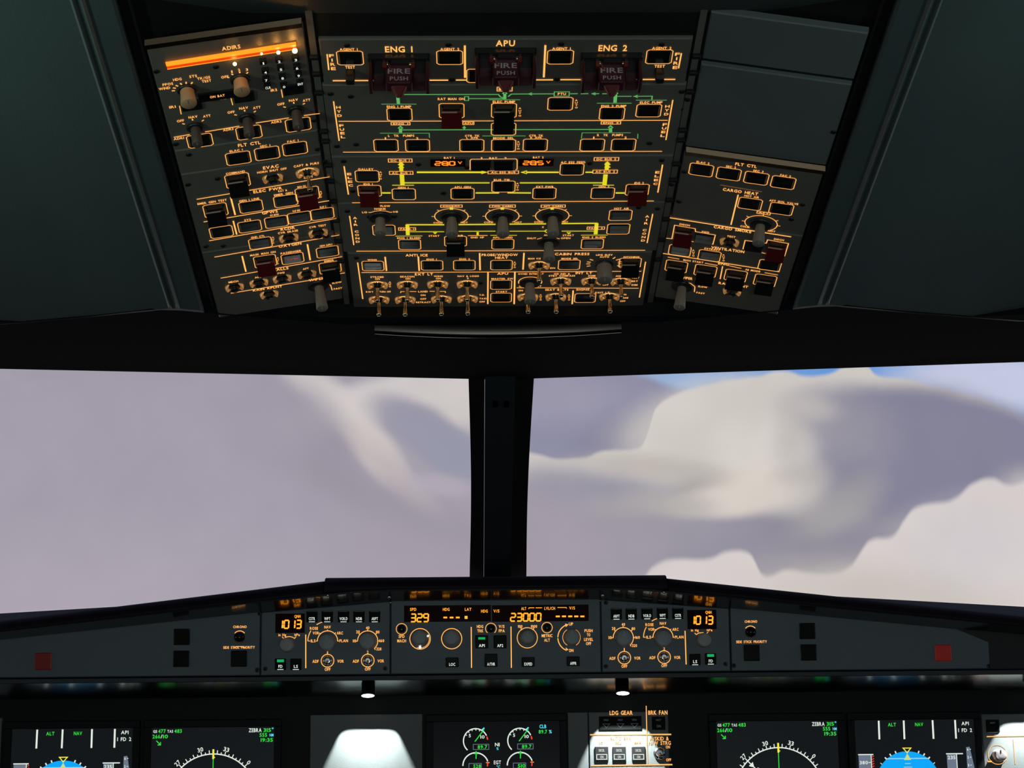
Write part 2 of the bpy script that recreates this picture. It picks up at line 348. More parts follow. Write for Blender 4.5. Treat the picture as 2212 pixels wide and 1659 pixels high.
PANELS=[
{"n":"overhead_fire_panel","lab":"dark grey overhead panel marked FIRE with three hanging red fire handles","cat":"panel","fr":"OC","o":[0.0,75.0],"pl":[[-174.0,-39.6],[174.0,-39.6],[174.0,39.6],[-174.0,39.6]],"m":"plate","L":[[1.3,"A",[[-167.5,14.9],[-167.7,-13.4]]],[0.75,"A",[[-156.4,20.1],[-136.2,20.1],[-134.1,17.9],[-134.1,-2.2],[-136.2,-4.4],[-156.4,-4.4],[-158.6,-2.2],[-158.6,17.9],[-156.4,20.1]]],[1.9,"A",[[-165.2,-33.0],[-54.5,-32.6]]],[1.9,"A",[[-47.1,-32.5],[-37.1,-32.5]]],[1.0,"A",[[-78.0,3.0],[-77.7,-8.5]]],[1.2,"A",[[-78.9,-9.3],[-76.6,-9.3],[-77.9,-15.5],[-78.9,-9.3]]],[0.75,"A",[[-62.6,20.3],[-42.6,20.3],[-40.4,18.1],[-40.4,-2.0],[-42.6,-4.2],[-62.6,-4.2],[-64.8,-2.0],[-64.8,18.1],[-62.6,20.3]]],[1.87,"A",[[-38.3,29.3],[-38.3,-28.3]]],[0.75,"A",[[-34.4,-12.7],[-14.3,-12.7],[-12.1,-14.9],[-12.1,-35.0],[-14.3,-37.2],[-34.4,-37.2],[-36.6,-35.0],[-36.6,-14.9],[-34.4,-12.7]]],[1.9,"A",[[-10.9,-32.4],[20.1,-32.6]]],[1.9,"A",[[26.5,-32.6],[46.3,-32.6]]],[1.9,"A",[[53.3,-32.4],[164.0,-32.5]]],[1.87,"A",[[36.9,29.6],[37.2,-27.9]]],[0.75,"A",[[41.6,20.6],[61.6,20.6],[63.9,18.4],[63.9,-1.7],[61.6,-3.9],[41.6,-3.9],[39.4,-1.7],[39.4,18.4],[41.6,20.6]]],[1.0,"A",[[76.8,3.7],[77.3,-8.6]]],[1.2,"A",[[76.2,-9.4],[78.5,-9.4],[77.5,-15.6],[76.2,-9.4]]],[0.75,"A",[[135.0,20.8],[155.2,20.8],[157.3,18.6],[157.3,-1.5],[155.2,-3.7],[135.0,-3.7],[132.8,-1.5],[132.8,18.6],[135.0,20.8]]],[1.3,"A",[[165.5,14.7],[165.2,-12.2]]]],"T":[["F",-163.6,12.2,4.6,5.2,"A"],["I",-163.5,4.5,1.2,5.2,"A"],["R",-163.3,-3.1,4.6,5.2,"A"],["E",-163.2,-10.8,4.6,5.2,"A"],["AGENT 1",-146.9,23.1,16.8,4.3,"A"],["TEST",-147.2,-8.4,9.3,5,"A"],["ENG 1",-100.1,23.3,25.7,10.5,"A"],["AGENT 2",-52.4,23.1,17.7,4.3,"A"],["APU",-0.5,33.4,17.8,10.5,"A"],["AGENT 1",52.1,23.6,17.3,4.3,"A"],["ENG 2",100.3,24.4,26.9,10.5,"A"],["AGENT 2",146.2,23.9,18.1,4.3,"A"],["TEST",146.9,-8.2,10.2,5,"A"],["F",161.9,13.2,4.6,5.2,"A"],["I",161.9,5.3,1.2,5.2,"A"],["R",161.8,-2.7,4.6,5.2,"A"],["E",161.8,-10.6,4.6,5.2,"A"]],"B":[["k",-146.3,7.9],["k",-52.6,8.1],["k",-24.4,-24.9],["k",51.6,8.4],["k",145.1,8.6]],"K":[["test",-147.3,-16.7],["fire",-100.4,-0.7,"ENG"],["fire",-0.1,8.7,"APU"],["fire",99.9,-0.3,"ENG"],["test",146.9,-16.0]],"S":[[-148.1,29.8],[-50.8,-32.1],[-53.5,30.1],[50.0,-31.9],[51.6,31.1],[145.6,29.8]]},
{"n":"overhead_hydraulic_fuel_panel","lab":"dark grey overhead panel marked HYD and FUEL with green flow lines","cat":"panel","fr":"OC","o":[0.0,-35.9],"pl":[[-176.0,-68.8],[176.0,-68.8],[176.0,68.8],[-176.0,68.8]],"m":"plate","L":[[1.2,"A",[[-166.8,39.2],[-165.9,-38.8]]],[0.8,"A",[[-113.0,58.3],[-93.0,58.3],[-93.0,65.6],[-113.0,65.6],[-113.0,58.3]]],[3.2,"G",[[-104.0,55.1],[-103.6,34.2]]],[0.8,"G",[[-120.5,33.5],[-86.1,33.3]]],[0.75,"A",[[-113.2,25.6],[-93.2,25.6],[-91.0,23.4],[-91.0,3.3],[-93.2,1.1],[-113.2,1.1],[-115.5,3.3],[-115.5,23.4],[-113.2,25.6]]],[1.2,"G",[[-98.2,51.8],[-6.0,51.3],[-3.9,46.7],[0.3,43.4]]],[0.9,"G",[[-38.8,47.4],[-35.0,47.4],[-35.0,40.0],[-38.8,40.0],[-38.8,47.4]]],[1.1,"G",[[-34.8,43.6],[0.3,43.4]]],[0.75,"A",[[-61.8,34.4],[-41.7,34.4],[-39.5,32.2],[-39.5,8.6],[-41.7,6.4],[-61.8,6.4],[-64.0,8.6],[-64.0,32.2],[-61.8,34.4]]],[0.8,"A",[[-7.3,57.6],[7.2,57.6],[7.2,65.0],[-7.3,65.0],[-7.3,57.6]]],[3.0,"G",[[0.4,42.3],[0.2,52.5]]],[1.4,"G",[[-1.9,52.5],[0.1,56.9],[2.3,52.5]]],[0.8,"G",[[-15.1,41.2],[15.5,41.0]]],[0.75,"A",[[-10.2,34.5],[9.9,34.5],[12.1,32.3],[12.1,8.7],[9.9,6.5],[-10.2,6.5],[-12.4,8.7],[-12.4,32.3],[-10.2,34.5]]],[1.1,"A",[[-164.3,0.4],[163.4,-0.0]]],[0.8,"A",[[-112.2,-7.3],[-93.5,-7.3],[-93.5,-2.0],[-112.2,-2.0],[-112.2,-7.3]]],[0.8,"A",[[-40.7,-6.9],[-29.8,-6.9],[-29.8,-1.7],[-40.7,-1.7],[-40.7,-6.9]]],[3.2,"G",[[-103.4,-22.7],[-103.2,-14.1]]],[1.4,"G",[[-105.5,-14.0],[-103.0,-9.8],[-100.9,-14.1]]],[1.3,"G",[[-102.0,-17.2],[106.2,-17.8]]],[1.3,"G",[[-39.4,-17.1],[-39.4,-11.6]]],[1.2,"G",[[-40.8,-14.0],[-39.4,-10.7],[-38.0,-14.0]]],[0.7,"G",[[-124.2,-23.7],[-74.6,-24.1],[-74.6,-33.3]]],[0.75,"A",[[-129.1,-36.5],[-109.0,-36.5],[-106.8,-38.7],[-106.8,-58.8],[-109.0,-61.0],[-129.1,-61.0],[-131.2,-58.8],[-131.2,-38.7],[-129.1,-36.5]]],[0.75,"A",[[-97.0,-36.8],[-77.0,-36.8],[-74.8,-39.0],[-74.8,-59.1],[-77.0,-61.3],[-97.0,-61.3],[-99.2,-59.1],[-99.2,-39.0],[-97.0,-36.8]]],[0.75,"A",[[-41.9,-37.2],[-21.8,-37.2],[-19.6,-39.4],[-19.6,-59.5],[-21.8,-61.7],[-41.9,-61.7],[-44.1,-59.5],[-44.1,-39.4],[-41.9,-37.2]]],[0.8,"G",[[-21.1,-29.9],[22.4,-30.2]]],[0.75,"A",[[-9.6,-37.4],[10.4,-37.4],[12.7,-39.6],[12.7,-59.7],[10.4,-61.9],[-9.6,-61.9],[-11.8,-59.7],[-11.8,-39.6],[-9.6,-37.4]]],[0.75,"A",[[-10.1,-4.0],[9.9,-4.0],[12.2,-6.2],[12.2,-26.3],[9.9,-28.5],[-10.1,-28.5],[-12.3,-26.3],[-12.3,-6.2],[-10.1,-4.0]]],[1.0,"A",[[-163.4,-62.4],[163.1,-63.2]]],[0.8,"A",[[101.0,59.7],[120.3,59.7],[120.3,65.9],[101.0,65.9],[101.0,59.7]]],[1.2,"G",[[3.5,47.1],[6.7,52.0],[48.3,52.1]]],[1.0,"G",[[26.7,54.3],[23.4,52.2],[26.8,49.8]]],[0.9,"G",[[48.3,55.8],[62.9,55.8],[62.9,47.6],[48.3,47.6],[48.3,55.8]]],[0.75,"A",[[45.0,45.2],[65.0,45.2],[67.2,43.0],[67.2,22.9],[65.0,20.7],[45.0,20.7],[42.8,22.9],[42.8,43.0],[45.0,45.2]]],[1.2,"G",[[63.7,52.1],[71.2,52.2]]],[1.2,"G",[[74.1,52.0],[81.6,52.2]]],[1.2,"G",[[84.6,52.0],[92.1,52.1]]],[1.2,"G",[[95.0,51.9],[102.5,52.0]]],[1.0,"G",[[88.5,53.9],[85.4,52.1],[88.7,49.7]]],[3.4,"G",[[108.6,35.0],[108.1,50.9]]],[1.4,"G",[[105.5,51.9],[107.7,56.7],[110.2,51.8]]],[0.8,"G",[[90.8,33.9],[125.0,33.7]]],[0.75,"A",[[96.9,25.9],[117.0,25.9],[119.2,23.7],[119.2,3.6],[117.0,1.4],[96.9,1.4],[94.7,3.6],[94.7,23.7],[96.9,25.9]]],[1.1,"G",[[109.0,46.9],[124.1,46.9]]],[1.1,"G",[[125.8,46.8],[144.2,47.1],[144.3,40.5]]],[1.0,"G",[[129.9,49.1],[127.0,46.8],[130.3,44.5]]],[0.8,"G",[[128.8,39.6],[159.1,39.4]]],[0.75,"A",[[132.8,31.5],[153.0,31.5],[155.2,29.3],[155.2,9.2],[153.0,7.0],[132.8,7.0],[130.7,9.2],[130.7,29.3],[132.8,31.5]]],[1.2,"A",[[165.0,39.6],[165.0,-39.5]]],[0.8,"A",[[97.3,-7.1],[116.7,-7.1],[116.7,-1.8],[97.3,-1.8],[97.3,-7.1]]],[3.2,"G",[[107.8,-23.4],[107.3,-14.7]]],[1.4,"G",[[105.0,-14.7],[107.0,-10.1],[109.6,-14.7]]],[0.7,"G",[[79.0,-36.2],[79.2,-24.4],[128.3,-24.7]]],[0.7,"G",[[135.6,-27.0],[136.1,-36.7]]],[0.75,"A",[[80.8,-37.2],[100.8,-37.2],[103.0,-39.4],[103.0,-59.5],[100.8,-61.7],[80.8,-61.7],[78.5,-59.5],[78.5,-39.4],[80.8,-37.2]]],[0.75,"A",[[112.5,-37.4],[132.7,-37.4],[134.8,-39.6],[134.8,-59.7],[132.7,-61.9],[112.5,-61.9],[110.3,-59.7],[110.3,-39.6],[112.5,-37.4]]],[0.75,"A",[[22.6,-36.8],[42.6,-36.8],[44.9,-39.0],[44.9,-59.1],[42.6,-61.3],[22.6,-61.3],[20.4,-59.1],[20.4,-39.0],[22.6,-36.8]]]],"T":[["H",-162.8,27.7,4.4,4.8,"A"],["Y",-162.7,19.7,4.4,4.8,"A"],["D",-162.5,11.7,4.4,4.8,"A"],["F",-161.9,-8.1,4.4,4.8,"A"],["U",-161.8,-15.7,4.4,4.8,"A"],["E",-161.7,-23.3,4.4,4.8,"A"],["L",-161.6,-30.9,4.4,4.8,"A"],["GREEN",-103.0,61.9,16.0,4.5,"A"],["ENG 1 PUMP",-103.3,28.6,24.0,4.3,"A"],["RAT MAN ON",-52.0,43.1,26.0,4.3,"A"],["BLUE",-0.0,61.3,11.6,4.6,"A"],["ELEC PUMP",-0.4,37.3,21.8,4.3,"A"],["ENG 1",-102.8,-4.7,15.0,3.3,"A"],["APU",-35.2,-4.3,8.7,3.2,"A"],["L  TK  PUMPS",-103.0,-28.8,26.4,4.3,"A"],["1",-119.0,-34.1,1.6,4.3,"A"],["2",-86.9,-34.3,2.3,4.3,"A"],["CTR TK",-31.5,-29.6,14.7,3.8,"A"],["L XFR",-31.4,-33.8,12.0,3.6,"A"],["MODE SEL",0.1,-34.4,20.8,3.8,"A"],["A",15.5,24.8,2.6,2.9,"A"],["U",15.6,19.9,2.6,2.9,"A"],["T",15.7,15.0,2.6,2.9,"A"],["O",15.8,10.1,2.6,2.9,"A"],["YELLOW",110.7,62.8,15.4,3.8,"A"],["PTU",55.8,52.0,8.0,4.3,"A"],["A",70.4,39.7,2.6,2.9,"A"],["U",70.6,35.1,2.6,2.9,"A"],["T",70.9,30.4,2.6,2.9,"A"],["O",71.1,25.8,2.6,2.9,"A"],["ENG 2 PUMP",107.8,28.4,24.9,4.3,"A"],["ELEC PUMP",144.2,35.2,22.2,4.3,"A"],["H",160.8,27.5,4.4,4.8,"A"],["Y",160.9,20.0,4.4,4.8,"A"],["D",161.0,12.5,4.4,4.8,"A"],["F",161.3,-8.2,4.4,4.8,"A"],["U",161.2,-15.7,4.4,4.8,"A"],["E",161.1,-23.2,4.4,4.8,"A"],["L",161.0,-30.7,4.4,4.8,"A"],["ENG 2",107.0,-4.5,15.5,3.3,"A"],["R  TK  PUMPS",107.7,-29.1,26.2,4.3,"A"],["1",91.5,-34.2,1.6,4.3,"A"],["2",123.7,-34.5,2.3,4.3,"A"],["CTR TK",33.0,-29.8,14.3,3.8,"A"],["R XFR",33.1,-33.8,11.7,3.6,"A"],["A",15.3,-42.3,2.6,2.9,"A"],["U",15.4,-47.0,2.6,2.9,"A"],["T",15.5,-51.8,2.6,2.9,"A"],["O",15.6,-56.5,2.6,2.9,"A"]],"B":[["k",-103.2,13.4],["r",-51.7,20.4],["b",-0.2,20.5],["k",-119.0,-48.8],["k",-87.0,-49.0],["k",-31.9,-49.5],["k",0.4,-49.6],["k",-0.1,-16.2],["k",55.0,33.0],["k",106.9,13.6],["k",142.9,19.2],["k",90.8,-49.5],["k",122.6,-49.6],["k",32.6,-49.0]],"S":[[-168.8,53.1],[-149.5,48.1],[-149.4,-46.8],[149.0,-46.5],[172.4,55.0],[179.3,-37.9],[-168.8,-50.2]]},
{"n":"overhead_electrical_panel","lab":"dark grey overhead panel marked ELEC with yellow bus lines and two battery readouts","cat":"panel","fr":"OC","o":[0.0,-158.9],"pl":[[-176.0,-50.1],[176.0,-50.1],[176.0,50.1],[-176.0,50.1]],"m":"plate","L":[[1.37,"A",[[-164.0,30.8],[-162.9,-31.4]]],[0.75,"A",[[-151.2,21.2],[-131.1,21.2],[-128.9,19.0],[-128.9,-1.1],[-131.1,-3.3],[-151.2,-3.3],[-153.4,-1.1],[-153.4,19.0],[-151.2,21.2]]],[0.75,"A",[[-150.2,-11.1],[-130.1,-11.1],[-127.9,-13.3],[-127.9,-33.4],[-130.1,-35.6],[-150.2,-35.6],[-152.4,-33.4],[-152.4,-13.3],[-150.2,-11.1]]],[2.8,"Y",[[-127.2,-28.1],[-117.9,-28.2]]],[1.3,"Y",[[-115.8,-11.0],[-92.8,-11.2]]],[0.75,"A",[[-114.1,-19.0],[-94.0,-19.0],[-91.8,-21.2],[-91.8,-41.3],[-94.0,-43.5],[-114.1,-43.5],[-116.3,-41.3],[-116.3,-21.2],[-114.1,-19.0]]],[0.8,"A",[[-117.8,39.2],[-93.5,39.2],[-93.5,46.0],[-117.8,46.0],[-117.8,39.2]]],[0.8,"A",[[-117.6,12.6],[-93.2,12.6],[-93.2,19.2],[-117.6,19.2],[-117.6,12.6]]],[4.0,"Y",[[-105.1,20.0],[-104.9,37.9]]],[1.8,"Y",[[-107.7,32.9],[-104.9,38.3],[-102.4,32.8]]],[1.8,"Y",[[-107.7,26.9],[-105.0,30.8],[-102.6,26.8]]],[4.6,"Y",[[-104.9,-10.9],[-104.9,12.6]]],[3.4,"Y",[[-89.1,17.3],[-20.4,16.7]]],[2.0,"Y",[[-20.4,16.7],[-18.3,16.7]]],[1.4,"Y",[[-22.1,19.8],[-16.7,16.7],[-22.1,13.6]]],[0.9,"A",[[-33.7,22.0],[-33.6,42.4],[-32.2,44.8],[13.5,45.1],[14.9,42.7],[15.2,22.9],[13.5,21.9]]],[0.8,"A",[[-15.0,13.3],[16.8,13.3],[16.8,19.4],[-15.0,19.4],[-15.0,13.3]]],[2.2,"Y",[[-103.5,-5.8],[-13.2,-6.6]]],[0.75,"A",[[-8.4,-2.7],[11.6,-2.7],[13.8,-4.9],[13.8,-25.0],[11.6,-27.2],[-8.4,-27.2],[-10.7,-25.0],[-10.7,-4.9],[-8.4,-2.7]]],[0.75,"A",[[-51.8,-18.5],[-31.7,-18.5],[-29.5,-20.7],[-29.5,-40.8],[-31.7,-43.0],[-51.8,-43.0],[-54.0,-40.8],[-54.0,-20.7],[-51.8,-18.5]]],[2.6,"Y",[[-27.8,-29.0],[-2.9,-29.2]]],[1.2,"A",[[-160.0,-50.1],[163.4,-49.1]]],[3.0,"Y",[[58.9,16.0],[24.8,16.3]]],[1.6,"Y",[[25.6,19.4],[20.3,16.3],[25.7,13.2]]],[0.75,"A",[[62.2,34.4],[82.3,34.4],[84.5,32.2],[84.5,12.1],[82.3,9.9],[62.2,9.9],[60.0,12.1],[60.0,32.2],[62.2,34.4]]],[2.6,"Y",[[86.7,15.8],[94.2,15.9]]],[0.8,"A",[[94.3,40.5],[119.6,40.5],[119.6,47.3],[94.3,47.3],[94.3,40.5]]],[0.8,"A",[[94.4,13.4],[119.9,13.4],[119.9,20.4],[94.4,20.4],[94.4,13.4]]],[4.2,"Y",[[108.6,20.4],[108.3,36.5]]],[1.8,"Y",[[106.0,31.9],[108.3,37.5],[111.4,31.9]]],[1.8,"Y",[[106.3,26.0],[108.5,30.2],[111.8,25.9]]],[4.6,"Y",[[108.2,-12.4],[108.0,11.1]]],[2.2,"Y",[[18.7,-6.9],[106.8,-7.6]]],[1.3,"Y",[[96.1,-12.8],[118.4,-13.0]]],[0.75,"A",[[97.4,-18.6],[117.5,-18.6],[119.7,-20.8],[119.7,-40.9],[117.5,-43.1],[97.4,-43.1],[95.2,-40.9],[95.2,-20.8],[97.4,-18.6]]],[2.8,"Y",[[121.2,-30.4],[130.8,-30.5]]],[0.75,"A",[[35.2,-18.4],[55.2,-18.4],[57.5,-20.6],[57.5,-40.7],[55.2,-42.9],[35.2,-42.9],[33.0,-40.7],[33.0,-20.6],[35.2,-18.4]]],[2.6,"Y",[[31.0,-29.6],[6.0,-29.0]]],[0.75,"A",[[133.6,-11.3],[153.8,-11.3],[155.9,-13.5],[155.9,-33.6],[153.8,-35.8],[133.6,-35.8],[131.4,-33.6],[131.4,-13.5],[133.6,-11.3]]],[1.37,"A",[[166.0,31.4],[166.1,-29.9]]]],"T":[["E",-159.6,14.1,4.6,4.8,"A"],["L",-159.5,5.8,4.6,4.8,"A"],["E",-159.4,-2.6,4.6,4.8,"A"],["C",-159.3,-10.9,4.6,4.8,"A"],["GALLEY",-141.9,24.2,16.1,4.3,"A"],["A",-126.8,17.9,2.6,2.9,"A"],["U",-127.0,13.1,2.6,2.9,"A"],["T",-127.2,8.2,2.6,2.9,"A"],["O",-127.4,3.4,2.6,2.9,"A"],["IDG 1",-141.0,-8.4,9.6,4.3,"A"],["GEN 1",-104.4,-16.4,11.3,4.3,"A"],["DC BUS 1",-105.7,42.6,19.4,4.2,"A"],["AC BUS 1",-105.4,15.9,19.5,4.1,"A"],["BAT 1",-55.1,48.0,11.0,3.8,"A"],["1",-21.8,47.0,1.8,4.3,"A"],["BAT",-9.9,47.0,8.2,4,"A"],["2",2.8,46.8,2.5,4.3,"A"],["AC ESS BUS",0.9,16.4,25.4,3.8,"A"],["BUS TIE",-0.5,-0.2,16.7,3.8,"A"],["APU GEN",-41.7,-15.9,17.6,4.3,"A"],["A",16.2,-8.1,2.6,2.9,"A"],["U",16.3,-12.8,2.6,2.9,"A"],["T",16.4,-17.6,2.6,2.9,"A"],["O",16.5,-22.3,2.6,2.9,"A"],["BAT 2",36.5,48.2,11.1,3.8,"A"],["AC ESS FEED",72.8,37.3,25.5,4.3,"A"],["DC BUS 2",106.9,43.9,20.2,4.2,"A"],["AC BUS 2",107.2,16.9,20.4,4.3,"A"],["GEN 2",107.9,-16.4,11.4,4.3,"A"],["EXT PWR",45.4,-15.9,18.5,4.3,"A"],["IDG 2",144.6,-8.4,10.0,4.3,"A"],["E",162.0,15.1,4.6,4.8,"A"],["L",162.0,6.7,4.6,4.8,"A"],["E",162.0,-1.8,4.6,4.8,"A"],["C",162.0,-10.2,4.6,4.8,"A"]],"B":[["k",-141.2,8.9],["r",-140.2,-23.4],["k",-104.1,-31.2],["k",-22.6,31.0],["k",1.2,30.8],["k",1.6,-14.9],["k",-41.7,-30.8],["k",72.3,22.1],["k",107.4,-30.9],["k",45.2,-30.6],["r",143.7,-23.6]],"K":[["volt",-56.6,37.2,"28.0"],["volt",34.6,37.6,"28.5"]],"S":[[-163.9,40.9],[-87.1,33.5],[-62.0,-29.6],[-157.9,-24.3],[90.3,34.6],[164.4,40.8],[-37.0,27.1]]},
